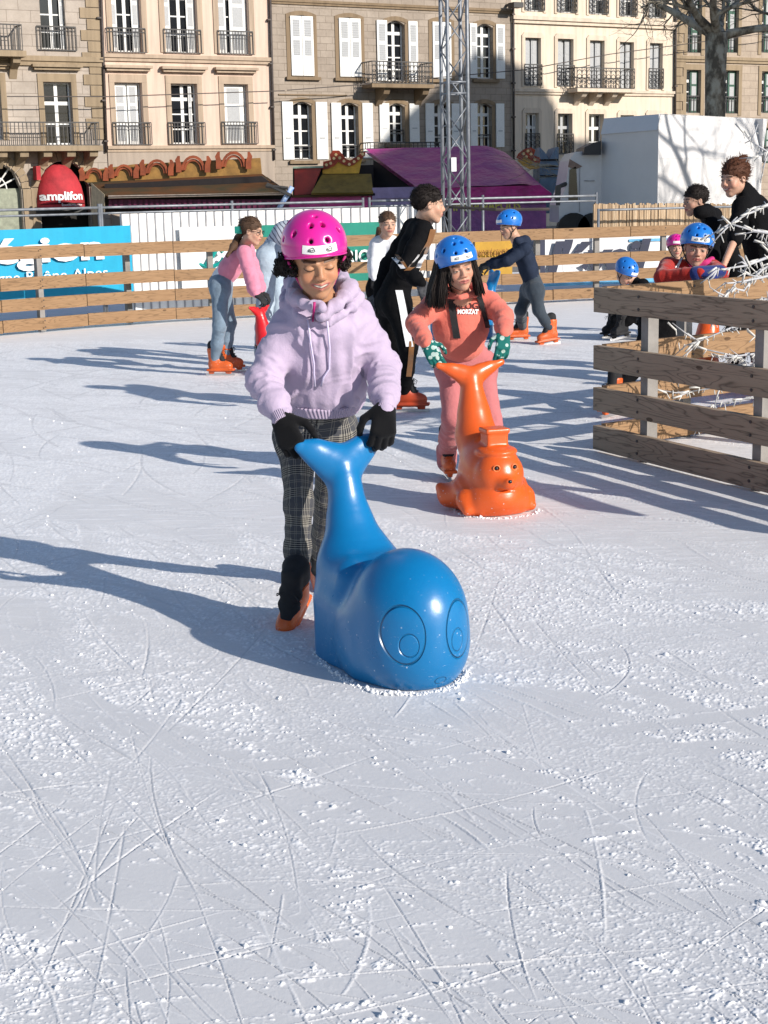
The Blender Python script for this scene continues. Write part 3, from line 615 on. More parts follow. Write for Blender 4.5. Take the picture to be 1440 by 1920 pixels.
for r in ar:      # arch rings
    m=MB(FM); cu=(r[0]+r[1])/2; R0=(r[1]-r[0])/2; zc=r[3]-R0*.98; n=14
    for k in range(n):
        a0,a1=math.pi*k/n,math.pi*(k+1)/n; pl=[(cu+math.cos(a)*q_,zc+math.sin(a)*q_) for a,q_ in ((a0+.015,R0+.01),(a1-.015,R0+.01),(a1-.015,R0+.32),(a0+.015,R0+.32))]; m.prism(pl,.006,.07)
    for s,uu in ((0,r[0]-.36),(1,r[1]+.04)): m.box(uu,uu+.32,.006,.07,0,zc-.02)
    m.build('arch_surround',TR1,B1)
r=ar[0]; m=MB(FM); cu=(r[0]+r[1])/2; R0=(r[1]-r[0])/2; zc=r[3]-R0*.98; m.box(r[0],r[1],-.3,-.26,0,zc+.02,mi=0)
for k in range(1,7): a=math.pi*k/7; m.tube([(cu,-.27,zc),(cu+math.cos(a)*R0,-.27,zc+math.sin(a)*R0)],.03,5,mi=1)
m.tube([(cu+math.cos(a)*R0*.5,-.27,zc+math.sin(a)*R0*.5) for a in np.linspace(0,math.pi,9)],.03,5,mi=1)
m.build('door',[mat('door_paint',(.25,.27,.20),.6),WH_],B1)
WHT=mat('white_lettering',(.8,.8,.8),.6,.02)
# red awning with shop name
def textmesh(body,size=1,extr=.01,bold=0,shear=0,sp=1):
    c=bpy.data.curves.new('t','FONT'); c.body=body; c.size=size; c.extrude=extr; c.offset=bold; c.shear=shear; c.space_character=sp; c.resolution_u=3
    o=bpy.data.objects.new('t',c); col.objects.link(o); bpy.context.view_layer.update(); me=bpy.data.meshes.new_from_object(o.evaluated_get(bpy.context.evaluated_depsgraph_get()))
    V=np.zeros(len(me.vertices)*3); me.vertices.foreach_get('co',V); F=[tuple(p.vertices) for p in me.polygons]; V=V.reshape(-1,3)
    bpy.data.objects.remove(o); bpy.data.meshes.remove(me); return V,F
def text_on(name,body,org,ex,ez,nn,width,mat_,parent,bold=.02,shear=0,thick=.012,height=None,sp=1):
    V,F=textmesh(body,1,.5,bold,shear,sp); mn=V.min(0); mx=V.max(0); sx=width/(mx[0]-mn[0]); sz=sx if height is None else height/(mx[1]-mn[1])
    W=np.array(org)+np.outer((V[:,0]-mn[0])*sx,ex)+np.outer((V[:,1]-mn[1])*sz,ez)+np.outer((V[:,2]/max(1e-6,mx[2])+1)*thick*.5,nn)
    return mk(name,W,F,mat_,parent)
RED=mat('red_canvas',(.42,.025,.035),.8,.18,2,.3,3,.1); ZU=np.array([0,0,1.])
r=rect(75,165,306,389,.6); cu=(r[0]+r[1])/2; m=MB(FM); n=12; RR=(r[1]-r[0])/2; zc=r[3]-RR*1.0; dep=.70; vs=[];fs=[]; zb_=r[2]+.12; HH=r[3]-zb_
for i in range(n+1):
    a=math.pi*i/n
    for j in range(7):
        ph=math.pi/2*j/6*.98; vs.append((cu+math.cos(a)*RR,.02+dep*math.sin(a)*math.sin(ph),zb_+HH*math.sin(a)*math.cos(ph)))
for i in range(n):
    for j in range(6): fs.append((i*7+j,(i+1)*7+j,(i+1)*7+j+1,i*7+j+1))
awn=thing('awning',FM((cu,0,r[2])),'red domed shop awning with white lettering filling the stone arch','awning')
m._add(vs,fs); lowr=[(cu+math.cos(math.pi*i/n)*RR,.02+dep*math.sin(math.pi*i/n)) for i in range(n+1)]
for i in range(n): (xa,ya),(xb,yb)=lowr[i],lowr[i+1]; m._add([(xa,ya,zb_),(xb,yb,zb_),(xb,yb,r[2]),(xa,ya,r[2])],[(0,1,2,3)])
o=m.build('canvas',RED,awn,True)
def dome_text(body,x0,x1,z0,z1,bold):
    V,F=textmesh(body,1,0,bold); mn=V.min(0);mx=V.max(0); x=x0+(V[:,0]-mn[0])/(mx[0]-mn[0])*(x1-x0); z=z0+(V[:,1]-mn[1])/(mx[1]-mn[1])*(z1-z0)
    q=np.sqrt(np.clip(1-((x-cu)/RR)**2-(np.maximum(z-zb_,0)/HH)**2,0.01,1)); W=np.array([FM((a,.02+dep*b+.03,c)) for a,b,c in zip(x,q,z)]); return mk('lettering',W,F,WHT,awn)
a_=rect(79,157,359,380,.6); dome_text('amplifon',a_[0],a_[1],a_[2],a_[3],.035); a_=rect(114,155,380,386,.6); dome_text('Écoutons-nous mieux',a_[0],a_[1],a_[2],a_[3],.01)
m=MB(FM); m.box(r[0]-.05,r[1]+.05,.03,.12,r[2]-.2,r[2]-.005); m.build('valance_bar',mat('black_trim',(.02,.02,.02),.5),awn)
sg=thing('shop_sign',FM((fac(62,330)[0],.1,2.5)),'small red projecting sign on the stone pier left of the red awning','sign'); m=MB(FM); q=rect(60,68,312,338); m.box(q[0],q[1],.15,.55,q[2],q[3]); m.build('sign_box',RED,sg); m=MB(FM); m.box(q[0]-.05,q[0]+.25,.02,.149,q[3]-.12,q[3]-.06); m.build('bracket',IR,sg)
# --- B2 peach
uC=fac(508,150)[0]; b2u=[rect(209,264,-45,97),rect(308,369,-40,99),rect(409,466,-40,101)]; b2l=[rect(217,268,155,271),rect(322,371,157,270),rect(421,466,158,270)]
B2=building('peach rendered building with stone window surrounds and iron window rails',uB,uC,PE,b2u+b2l)
for i,r in enumerate(b2u): window(B2,r,4,inner=[(.02,.22),(.72,.97)] if i<2 else [(.02,.3),(.42,.97)])
for i,r in enumerate(b2l): window(B2,r,4,inner=[[(.02,.46),(.52,.88)],[(.72,.84)],[(.02,.88)]][i]); hood(B2,r,PT,.40,.62)
for r in b2u: m=MB(FM); m.box(r[0]-.22,r[0]-.002,.004,.045,r[2],ZT); m.box(r[1]+.002,r[1]+.22,.004,.045,r[2],ZT); m.build('window_surround',PT,B2)
for q in ((199,272,52,99),(306,376,55,100),(407,473,58,102),(211,283,229,272),(315,384,229,271),(415,482,228,270)): railing(B2,*rect(*q),v=.08,gap=.12)
ledge(B2,uB,uC,fac(340,104)[1],.14,.14,PT); ledge(B2,uB,uC,fac(350,273)[1],.12,.16,PT)
m=MB(FM); zf=fac(350,279)[1]; m.box(uB+.01,uC-.01,.004,.06,0.0,zf-.12); m.build('shop_fascia',BS,B2)
# --- B3 brown stone
uD=fac(959,150)[0]
c3=[rect(544,587,29,142),rect(635,676,33,144)]; o3=[rect(726,759,39,152),rect(810,845,40,147),rect(894,924,45,147)]
l3=[rect(550,585,191,299),rect(640,672,193,297),rect(730,759,194,268),rect(814,844,194,277),rect(895,922,194,276)]
B3=building('brown ashlar stone building with white shutters and a bowed iron balcony',uC,uD,S3,[(*r,.16) for r in c3+o3+l3])
for r in c3: 
    w=(r[1]-r[0])/2; shutter(B3,r[0]+.01,r[0]+w-.01,r[2],r[3]-.03); shutter(B3,r[0]+w+.01,r[1]-.01,r[2],r[3]-.03)
r=o3[1]; w=(r[1]-r[0])/2; shutter(B3,r[0]+.01,r[0]+w-.01,r[2],r[3]-.03); shutter(B3,r[0]+w+.01,r[1]-.01,r[2],r[3]-.03)
for r,(a,b,c,d) in ((o3[0],(706,725,765,782)),(o3[2],(880,893,929,945))):
    window(B3,r,5,transom=True); shutter(B3,fac(a,90)[0],fac(b,90)[0],r[2],r[3]); shutter(B3,fac(c,90)[0],fac(d,90)[0],r[2],r[3])
for r,(a,b,c,d) in zip(l3,((529,549,592,613),(621,639,679,698),(711,729,767,785),(797,813,846,861),(881,894,929,944))):
    window(B3,r,4); shutter(B3,fac(a,240)[0],fac(b,240)[0],r[2],r[3],style=1); shutter(B3,fac(c,240)[0],fac(d,240)[0],r[2],r[3],style=1); q=r; railing(B3,q[0],q[1],q[2],q[2]+.55,v=-.1,gap=.3,name='window_rail')
for r in c3+o3+l3:
    m=MB(FM); m.box(r[0]-.17,r[0]-.002,.004,.028,r[2]-.05,r[3]-.1); m.box(r[1]+.002,r[1]+.17,.004,.028,r[2]-.05,r[3]-.1); m.box(r[0]-.25,r[1]+.25,.004,.14,r[2]-.17,r[2]-.052)
    n=6; tp=[(r[0]-.17+(r[1]-r[0]+.34)*i/n, r[3]-.02+.2-.14*(2*i/n-1)**2) for i in range(n+1)]; lo=[(r[0]-.17+(r[1]-r[0]+.34)*i/n, r[3]-.02-.14*(2*i/n-1)**2+.03) for i in range(n+1)]
    for i in range(n): m.prism([lo[i],lo[i+1],tp[i+1],tp[i]],.006,.03)
    m.build('window_surround',TR3,B3)
q=rect(698,811,115,157,.95); railing(B3,*q,v=.95,gap=.17,ret=.95,orn=1); m=MB(FM); m.box(q[0]-.05,q[1]+.05,.15,1.0,q[2]-.16,q[2]-.01)
for px in (722,795): u=facv(px,175,.6)[0]; m.prism([(0.005,q[2]-.16),(.85,q[2]-.16),(.7,q[2]-.4),(.25,q[2]-.62),(.005,q[2]-.85)],u-.14,u+.14,'yz')
m.build('balcony_slab',TR3,B3)
q=rect(694,831,266,279,.8); railing(B3,*q,v=.8,gap=.2,orn=0,ret=.8)
ledge(B3,uC,uD,fac(740,8)[1],.10,.10,TR3); m=MB(FM); zz=fac(740,179)[1]; m.box(uC+.3,fac(560,178)[0]+2.2,.004,.05,zz-.05,zz); m.build('string_course',TR3,B3)
# --- B4 cream
uE=fac(1264,150)[0]
w4m=[rect(984,1013,71,161),rect(1045,1074,73,162),rect(1105,1132,76,165),rect(1161,1187,79,166),rect(1217,1241,81,167)]; w4l=[rect(985,1009,212,290),rect(1045,1072,213,290),rect(1103,1131,214,292),rect(1162,1187,216,292),rect(1215,1243,216,292)]; w4t=[rect(984,1018,-60,21),rect(1045,1079,-60,24),rect(1105,1138,-60,27),rect(1162,1192,-60,31),rect(1217,1246,-60,34)]
B4=building('cream rendered building with rounded white window surrounds and lace iron balconies',uD,uE,CRM,w4m+w4l+w4t)
for i,r in enumerate(w4m): window(B4,r,3,inner=[(.02,.42),(.55,.95)] if i%2==0 else [(.02,.42),(.62,.97)],shade=SHG,frame=SHG)
for i,r in enumerate(w4l): window(B4,r,3,frame=WH_ if i!=1 else SHG,inner=[(.72,.97)] if i==0 else None)
for r in w4t: window(B4,r,3,inner=[(.02,.4)],shade=SHG)
for r in w4m+w4l+w4t:
    m=MB(FM); t_=.17; m.box(r[0]-t_,r[0]-.003,.005,.05,r[2]-.05,r[3]); m.box(r[1]+.003,r[1]+t_,.005,.05,r[2]-.05,r[3])
    m.prism([(r[0]-t_,r[3]+.002),(r[1]+t_,r[3]+.002),(r[1]+t_,r[3]+.10),(r[1]+t_-.12,r[3]+.22),(r[0]-t_+.12,r[3]+.22),(r[0]-t_,r[3]+.10)],.005,.055); m.build('window_surround',CT,B4)
for r in [w4m[0],w4m[1],w4m[4]]+w4t+w4l[:2]: railing(B4,r[0]-.05,r[1]+.05,r[2]+.02,r[2]+.92,v=.07,gap=.2,orn=1)
q=rect(1082,1190,127,166,.8); railing(B4,*q,v=.8,gap=.26,orn=1,ret=.8); m=MB(FM); m.box(q[0]-.05,q[1]+.05,.01,.9,q[2]-.16,q[2]-.01)
for px in (1092,1120,1149): u=facv(px,180,.5)[0]; m.prism([(0.005,q[2]-.16),(.78,q[2]-.16),(.6,q[2]-.35),(.25,q[2]-.5),(.005,q[2]-.7)],u-.13,u+.13,'yz')
m.build('balcony_slab',CT,B4)
ledge(B4,uD,uE,fac(1115,36)[1],.16,.2,CT); ledge(B4,uD,uE,fac(1115,169)[1],.12,.14,CT)
# --- B5 tan stone
uF=fac(1560,150)[0]
w5=[rect(l,r,t,b) for l,r,t,b in ((1289,1315,-20,99),(1360,1384,-18,99),(1428,1451,-15,99),(1286,1313,131,212),(1357,1384,132,213),(1427,1452,134,212),(1286,1313,240,310),(1357,1384,240,310),(1428,1452,240,306))]
B5=building('tan stone building at far right with dark green shutters',uE,uF,S5,w5)
for i,r in enumerate(w5):
    window(B5,r,4,inner=[(.45,.97)],shade=GR); railing(B5,r[0],r[1],r[2],r[2]+.8,v=-.05,gap=.16,name='window_rail')
    m=MB(FM); m.box(r[0]-.2,r[0]-.003,.004,.04,r[2]-.1,r[3]); m.box(r[1]+.003,r[1]+.2,.004,.04,r[2]-.1,r[3]); m.box(r[0]-.2,r[1]+.2,.004,.045,r[3]+.003,r[3]+.25); m.build('window_surround',TR1,B5)
ledge(B5,uE,uF,fac(1350,107)[1],.14,.14,TR1); quoins(B5,uE+.05,uF,fac(1275,300)[1],ZT,TR1,.6,.4,.38,right=False)
# drain pipes + lamp
def pipe(px,y0,y1,label,hop=None):
    a=fac(px[0],y0); b=fac(px[1],y1); t=thing('drain_pipe',FM((b[0],.1,b[1])),label,'drain pipe'); m=MB(FM); m.tube([(b[0],.1,b[1]),((a[0]+b[0])/2,.1,(a[1]+b[1])/2),(a[0],.1,a[1])],.055,7); m.build('pipe',PIPE,t,True)
    m=MB(FM); 
    for k in np.linspace(b[1]+.4,a[1]-.3,5): m.box(b[0]-.08,b[0]+.08,.004,.16,k-.03,k+.03)
    m.build('bracket',PIPE,t); return t
pipe((186,198),-60,285,'dark drain pipe with creeping wires between the grey and the peach building'); pipe((503,512),-60,300,'dark drain pipe between the peach and the brown stone building'); pipe((960,961),14,300,'dark drain pipe between the brown and the cream building'); pipe((1265,1263),-40,240,'thin drain pipe between the cream and the tan building')
lp=thing('wall_lamp',FM((fac(955,14)[0],.1,fac(955,14)[1])),'dark floodlight fixed high at the corner of the brown stone building','lamp'); q=rect(944,962,8,22); m=MB(FM); m.box(q[0],q[1],.35,.8,q[2]+.1,q[3]); m.build('lamp_head',IR,lp); m=MB(FM); m.box(q[0]+.1,q[0]+.2,.01,.35,q[2]+.2,q[2]+.3); m.build('bracket',IR,lp)
# opposite building (right of the frame) whose shadow falls on the facades
def sunshift(px,py,t): u,z=fac(px,py); return FM((u,0,z))+SUN*t
T_=44.; c0=FM((0,0,0)); base=sunshift(860,300,T_)
e1=nrm(np.array([-SUN_H[1],SUN_H[0],0.])); pts=[]
for px,py in ((600,330),(690,290),(735,240),(800,180),(880,110),(900,90),(985,128),(1020,165),(1042,200),(1046,262),(1190,262),(1200,330)):
    p=sunshift(px,py,T_); s=((p-base)@np.array([-SUN_H[1],SUN_H[0],0])); t_=((p-base)@np.array([SUN_H[0],SUN_H[1],0])); pts.append((s,p[2]-t_*math.tan(SUN_EL)))
FB=lambda p: np.array([base[0],base[1],0])+np.array([-SUN_H[1],SUN_H[0],0])*p[0]+np.array([SUN_H[0],SUN_H[1],0])*p[1]+ZU*p[2]
ob=thing('building',FB((0,0,0)),'tall stone building with a stepped gable standing beyond the right edge','building'); m=MB(FB); s0,s1=pts[0][0],pts[-1][0]; m.prism([(s0,0)]+pts+[(s1,0)],0,7); m.build('wall',S5,ob)

c2=P(700,285,56.)+SUN*50; sa=lambda p:(p@np.array([-SUN_H[1],SUN_H[0],0])); ta=lambda p:(p@np.array([SUN_H[0],SUN_H[1],0]))  # block added out of view to keep the sun off the stalls
FB2=lambda p: np.array([-SUN_H[1],SUN_H[0],0])*p[0]+np.array([SUN_H[0],SUN_H[1],0])*p[1]+ZU*p[2]
ob2=thing('building',FB2((44,ta(c2),0)),'unseen lower block added beyond the right edge to shade the stalls','building'); m=MB(FB2); m.prism([(38.9,0),(38.9,c2[2]-1.2),(40,c2[2]+.0),(49,c2[2]+1.0),(52,c2[2]-1),(52,0)],ta(c2),ta(c2)+8); m.build('wall',S5,ob2)
# ================= HOARDING, BANNERS, STALLS, TRUCK, TENT, TRUSS, TREES =================
fx=np.array([g[0] for g in far]); fy=np.array([g[1] for g in far])
def HC(px,off=1.7):
    d=ray(px,400); s=d[0]/d[1]; Y=18.
    for _ in range(40): Y=np.interp(s*Y,fx,fy)+off
    return np.array([s*Y,Y,0.])
def zat(px,py,off=1.7): p=HC(px,off); return P(px,py,p[1])[2]
def panel_run(m,px0,px1,z0,z1,off,th=.02,n=8,rib=None):
    n=max(2,int(abs(px1-px0)/14)) if not rib else n
    for i in range(n):
        a=HC(px0+(px1-px0)*i/n,off); b=HC(px0+(px1-px0)*(i+1)/n,off); L=np.linalg.norm(b-a); ex=(b-a)/L; ey=np.cross((0,0,1.),ex); m.box(0,L,0,th,z0,z1,ax=(a,ex,ey,ZU),off=(i*3.,0,0))
        if rib:
            k=0
            m.box(k,k+.018,-.014,-.001,z0,z1,ax=(a,ex,ey,ZU),mi=1)
M_HW=mat('hoarding_white',(.78,.77,.75),.6,.06,3,attr='uvw'); M_RIB=mat('panel_seam',(.33,.33,.35),.7)
h1=thing('hoarding',HC(530),'white ribbed metal hoarding standing behind the far rail fence','hoarding')
m=MB(); panel_run(m,226,480,.05,1.33,1.75,n=16,rib=.21); m.build('panel',[M_HW,M_RIB],h1); m=MB(); panel_run(m,480,834,.05,1.33,1.75,n=20,rib=.21); m.build('panel',[M_HW,M_RIB],h1)
def banner(name_l,px0,px1,z0,z1,mat_,off=1.66,n=6,strips=()):
    t=thing('banner',HC((px0+px1)/2,off)+ZU*z0,name_l,'banner'); m=MB(); panel_run(m,px0,px1,z0,z1,off,.012,n); m.build('cloth',mat_,t)
    for (a,b,c,d,mm) in strips: m=MB(); panel_run(m,a,b,c,d,off-.02,.006,4); m.build('printed_band',mm,t)
    return t
def btext(t,body,px0,px1,z0,h,mat_,off=1.60,bold=.02,shear=0,nseg=None):
    V,F=textmesh(body,1,.5,bold,shear); mn=V.min(0); mx=V.max(0); ps=np.linspace(px0,px1,24); C=np.array([HC(p,off) for p in ps]); u=(V[:,0]-mn[0])/(mx[0]-mn[0])
    x=np.interp(u,np.linspace(0,1,24),C[:,0]); y=np.interp(u,np.linspace(0,1,24),C[:,1]); z=z0+(V[:,1]-mn[1])/(mx[1]-mn[1])*h; yy=y-np.where(V[:,2]>0,.006,0)
    return mk('lettering',np.stack([x,yy,z],1),F,mat_,t)
CY=mat('cyan_cloth',(.006,.31,.50),.7,.06,2,attr='uvw'); GN=mat('green_cloth',(.0,.20,.145),.7,.08,3,attr='uvw'); WC=mat('white_cloth',(.74,.74,.75),.7,.05,2,attr='uvw'); NAVY=mat('navy_print',(.012,.018,.05),.6); TEAL=mat('teal_print',(.0,.30,.27),.6); LB=mat('light_blue_print',(.12,.38,.62),.7)
zt_=zat(120,427); zb_=zat(120,557)
b1=banner('bright blue banner with white lettering tied behind the left end of the far fence',-80,243,zb_,zt_,CY,n=6)
btext(b1,'Région',-72,191,zat(100,505),zat(100,442)-zat(100,505),WHT,bold=.035); btext(b1,'Auvergne-Rhône-Alpes',-87,196,zat(100,530),zat(100,506)-zat(100,530),WHT,bold=.0)
b2=banner('white and green bank banner with white capitals behind the middle of the far fence',335,716,zat(600,537),zat(600,419),WC,n=8,strips=[(480,716,zat(600,537),zat(600,419),GN)])
btext(b2,'CRÉDIT AGRICOLE',506,739,zat(660,493),zat(660,462)-zat(660,493),WHT,bold=.02,off=1.60)
c=HC(388,1.62); m=MB(); zc=zat(388,480); m.tube([c+np.array([math.cos(a)*.20,0,math.sin(a)*.14+zc]) for a in np.linspace(.3,6.1,22)],.028,6); m.tube([c+np.array([.16,0,zc+.16]),c+np.array([-.04,0,zc-.12])],.035,6); m.build('printed_mark',TEAL,b2)
YL=mat('yellow_cloth',(.45,.25,.02),.7,.1,2,attr='uvw'); BRN=mat('brown_print',(.25,.10,.01),.7)
b3=banner('left of two small yellow banners behind the navy boy',836,886,zat(870,515),zat(870,450),YL,n=2); b4=banner('right of two small yellow banners behind the navy boy',890,960,zat(920,515),zat(920,450),YL,n=2)
btext(b3,'MARCHÉ',842,880,zat(870,480),.10,BRN); btext(b4,'MARCHÉ DE NOËL',894,955,zat(920,478),.10,BRN); 
b5=banner('white newspaper banner with heavy black italic lettering behind the far fence',996,1262,zat(1120,533),zat(1120,444),WC,n=6,strips=[(996,1262,zat(1120,533),zat(1120,520),LB),(1180,1262,zat(1220,452),zat(1220,447),LB)])
btext(b5,"l'éveil",1026,1222,zat(1120,512),zat(1120,447)-zat(1120,512),NAVY,bold=.055,shear=.25,off=1.60)
m=MB(); panel_run(m,1000,1022,zat(1010,515),zat(1010,447),1.62,.006,1); m.build('printed_block',NAVY,b5)
# reed screen
def reed():
    m,t,b=new_mat('reeds'); v=coord(t,attr='uvw',scale=(26,1,1.2)); n=tnoise(t,v,1,3,.6); cc=ramp(t,n,[(.3,(.18,.11,.06)),(.5,(.42,.30,.19)),(.7,(.62,.49,.34))]); t.links.new(cc,b.inputs['Base Color']); setin(b,Roughness=.9); t.links.new(bump(t,n,.9,.03),b.inputs['Normal']); return m
rs=thing('reed_screen',HC(1220),'dry reed screen panel below the white tent','reed screen'); m=MB(); rr=random.Random(4)
M_REED=reed(); px=1113.
while px<1460:
    w=rr.uniform(2,4.2); a=HC(px,1.9); b=HC(px+w,1.9); L=np.linalg.norm(b-a)*1.02; ex=nrm(b-a); ey=np.cross((0,0,1.),ex); m.box(0,L,rr.uniform(-.01,.01),.03,.1,zat(px,383,1.9)+rr.uniform(-.015,.02),ax=(a,ex,ey,ZU),off=(rr.uniform(0,30),0,0)); px+=w
m.build('reeds',M_REED,rs)
GV=mat('galvanised_tube',(.20,.215,.24),.45,.15,12,metal=.3)
# temporary fence rails
def rail(px0,px1,zf,off,r=.022,n=10): return [HC(px0+(px1-px0)*i/n,off)+ZU*zf(px0+(px1-px0)*i/n) for i in range(n+1)]
for (p0,p1,lab) in ((-40,186,'leftmost galvanised tube fence panel behind the blue banner'),(190,681,'long galvanised tube fence panels running above the white hoarding'),(693,1118,'galvanised tube fence in front of the purple stall'),(1122,1440,'galvanised tube rail across the reed screen')):
    t=thing('tube_fence',HC((p0+p1)/2,1.62),lab,'metal fence','tube fences above the hoarding'); zz=lambda px: 1.40+.00*px
    off=1.55 if p0>1000 else 1.95
    zh=(lambda px:zat(px,392,off)) if p0<1000 else (lambda px:zat(px,393,off))
    m=MB(); m.tube(rail(p0,p1,lambda px:1.42 if p0<1000 else 1.21,off),.02,6); o=m.build('top_rail',GV,t,True)
    if p0<1000: m=MB(); m.tube(rail(p0,p1,lambda px:1.345,off),.016,6); m.build('lower_rail',GV,t,True)
    k=p0
    while k<=p1+1: a=HC(k,off); m=MB(); m.tube([a,a+ZU*(1.47 if p0<1000 else 1.23)],.022,6); m.build('post',GV,t,True); k+=(p1-p0)/max(1,round((p1-p0)/240))
# ties
# --- truss tower
def truss(px0,px1,Y,label):
    a=P(px0+3,430,Y)[0]; b=P(px1-4,430,Y)[0]; w=b-a; t=thing('truss_tower',((a+b)/2,Y,0),label,'truss'); r=.026; th_=R_(16); c,s_=math.cos(th_),math.sin(th_); cx,cy=(a+b)/2,Y; w2=w/(c+s_)/2
    C=[np.array([cx+(sx*c-sy*s_)*w2,cy+(sx*s_+sy*c)*w2,0]) for sx,sy in ((-1,-1),(1,-1),(1,1),(-1,1))]
    for p in C: m=MB(); m.tube([p,p+ZU*6],r,8); m.build('chord',GV,t,True)
    m=MB(); z=.1;k=0
    while z<5.7:
        for i in range(4):
            p,q=C[i],C[(i+1)%4]; 
            if (k+i)%2: p,q=q,p
            m.tube([p+ZU*z,q+ZU*(z+.37)],.011,5)
        z+=.37;k+=1
    m.build('bracing',GV,t,True)
    m=MB()
    for z in (.1,2.85,3.0,5.8):
        for i in range(4): m.tube([C[i]+ZU*z,C[(i+1)%4]+ZU*z],.014,5)
    m.build('cross_bar',GV,t,True); m=MB(); q=C[0]; m.box(q[0]+.03,q[0]+.10,q[1]-.05,q[1]-.03,P(850,322,Y)[2],P(850,296,Y)[2]); m.build('notice',WHT,t); return t
truss(829,883,22.0,'grey aluminium lattice truss tower rising behind the far fence')
# --- stalls
def AX(Y,rot=0.0,o=(0,0,0)):
    return None
def poly(m,pts,mi=0): m._add([P(*p) for p in pts],[tuple(range(len(pts)))],[(p[0]/60,p[2]/3,p[1]/60) for p in pts],mi)
def slab(m,pts,dy,mi=0):          # facing panel with real thickness dy metres behind
    A=[P(*p) for p in pts]; B=[a+np.array([0,dy,0]) for a in A]; n=len(A); us=[(a[0],a[1],a[2]) for a in A]
    m._add(A,[tuple(range(n))],us,mi); m._add(B,[tuple(range(n-1,-1,-1))],us,mi)
    for i in range(n): j=(i+1)%n; m._add([A[i],B[i],B[j],A[j]],[(0,1,2,3)],[us[i],us[i],us[j],us[j]],mi)
PUR=mat('purple_tarp',(.44,.045,.21),.42,.22,.7,.4,1.2,.3,c2=(.27,.04,.20)); MAG=mat('magenta_vinyl',(.55,.015,.22),.3,.2,2,.5,3,.1); DKC=mat('painted_canopy',(.15,.058,.024),.9,.3,.6,c2=(.035,.05,.034),spec=.05); SCL=mat('scallop_brown',(.30,.07,.025),.6,.2,3); SCY=mat('sign_yellow',(.30,.16,.04),.6,.2,3); VAL=mat('plum_valance',(.12,.008,.05),.6,.3,9); CRE=mat('cream_panel',(.5,.42,.3),.7); RDP=mat('red_panel',(.35,.02,.015),.4,.2,2); OLV=mat('mustard_panel',(.26,.16,.03),.6,.2,3); DKB=mat('dark_interior',(.015,.011,.012),.9); LIL=mat('lilac_panel',(.36,.27,.44),.6,.15,3)
Ys=54.5
s1=thing('market_stall',P(350,445,Ys+1),'closed wooden fairground stall with a scalloped red and yellow sign and dark canopy','stall')
m=MB(); slab(m,[(196,400,Ys+1),(196,345,Ys+1),(490,330,Ys+1),(540,365,Ys+1),(540,400,Ys+1)],3.); m.build('body',DKB,s1)
m=MB(); A=[P(164,342,Ys+2.2),P(492,326,Ys+2.2),P(541,362,Ys-.6),(P(202,369,Ys-.6))]; m._add(A,[(0,1,2,3)],[tuple(a) for a in A]); m._add([a+np.array([0,.0,-.06]) for a in A],[(3,2,1,0)],[tuple(a) for a in A]); m.build('canopy',DKC,s1)  # canopy colour chosen darker, standing in for shade on this stall
m=MB()
x=204.
while x<541: 
    w=5.2; slab(m,[(x,391,Ys-.3+((x//5)%2)*.06),(x,374,Ys-.3+((x//5)%2)*.06),(x+w,373.8,Ys-.3+((x//5)%2)*.06),(x+w,391,Ys-.3+((x//5)%2)*.06)],.03); x+=w
m.build('valance',VAL,s1)
m=MB(); slab(m,[(203,372,Ys-.55),(203,366.5,Ys-.55),(541,361,Ys-.55),(541,366,Ys-.55)],.05); m.build('canopy_edge',mat('canopy_rail',(.35,.3,.27),.6),s1)
m=MB(); slab(m,[(171,400,Ys+.8),(171,343,Ys+.8),(196,365,Ys-.4),(196,400,Ys-.4)],.06); m.build('side_panel',CRE,s1)
m=MB(); slab(m,[(150,335,Ys+2.3),(152,322,Ys+2.3),(250,308,Ys+2.3),(488,296,Ys+2.3),(491,328,Ys+2.3),(165,343,Ys+2.3)],.1); m.build('sign_board',SCY,s1)
m=MB()
for cx,rw in ((176,15),(232,16),(294,19),(362,20),(438,21)):
    cy=331-(cx-176)*.085; hh=rw*1.25
    arc=lambda k: [(cx+math.cos(a)*rw*k,cy-math.sin(a)*hh*k+4,Ys+2.15) for a in np.linspace(0,math.pi,11)]
    for k0,k1,dz in ((1.12,.90,0),(.86,.68,.05)):
        o_,i_=arc(k0),arc(k1)
        for q in range(10): slab(m,[(o_[q][0],o_[q][1],Ys+2.15+dz),(o_[q+1][0],o_[q+1][1],Ys+2.15+dz),(i_[q+1][0],i_[q+1][1],Ys+2.15+dz),(i_[q][0],i_[q][1],Ys+2.15+dz)],.06)
    for s in (-1,1):
        px=cx+s*(rw+7); h0=hh*1.0
        for (x0,y0,x1,y1,w0,w1) in ((0,8,0,-.25*h0,5,5),(0,-.25*h0,s*2.5,-.6*h0,5,4.5),(s*2.5,-.6*h0,s*0,-.92*h0,4.5,2.0)): slab(m,[(px+x0-w0,cy+y0,Ys+2.1),(px+x0+w0,cy+y0,Ys+2.1),(px+x1+w1,cy+y1,Ys+2.1),(px+x1-w1,cy+y1,Ys+2.1)][::-1],.06)
m.build('scalloped_trim',SCL,s1)

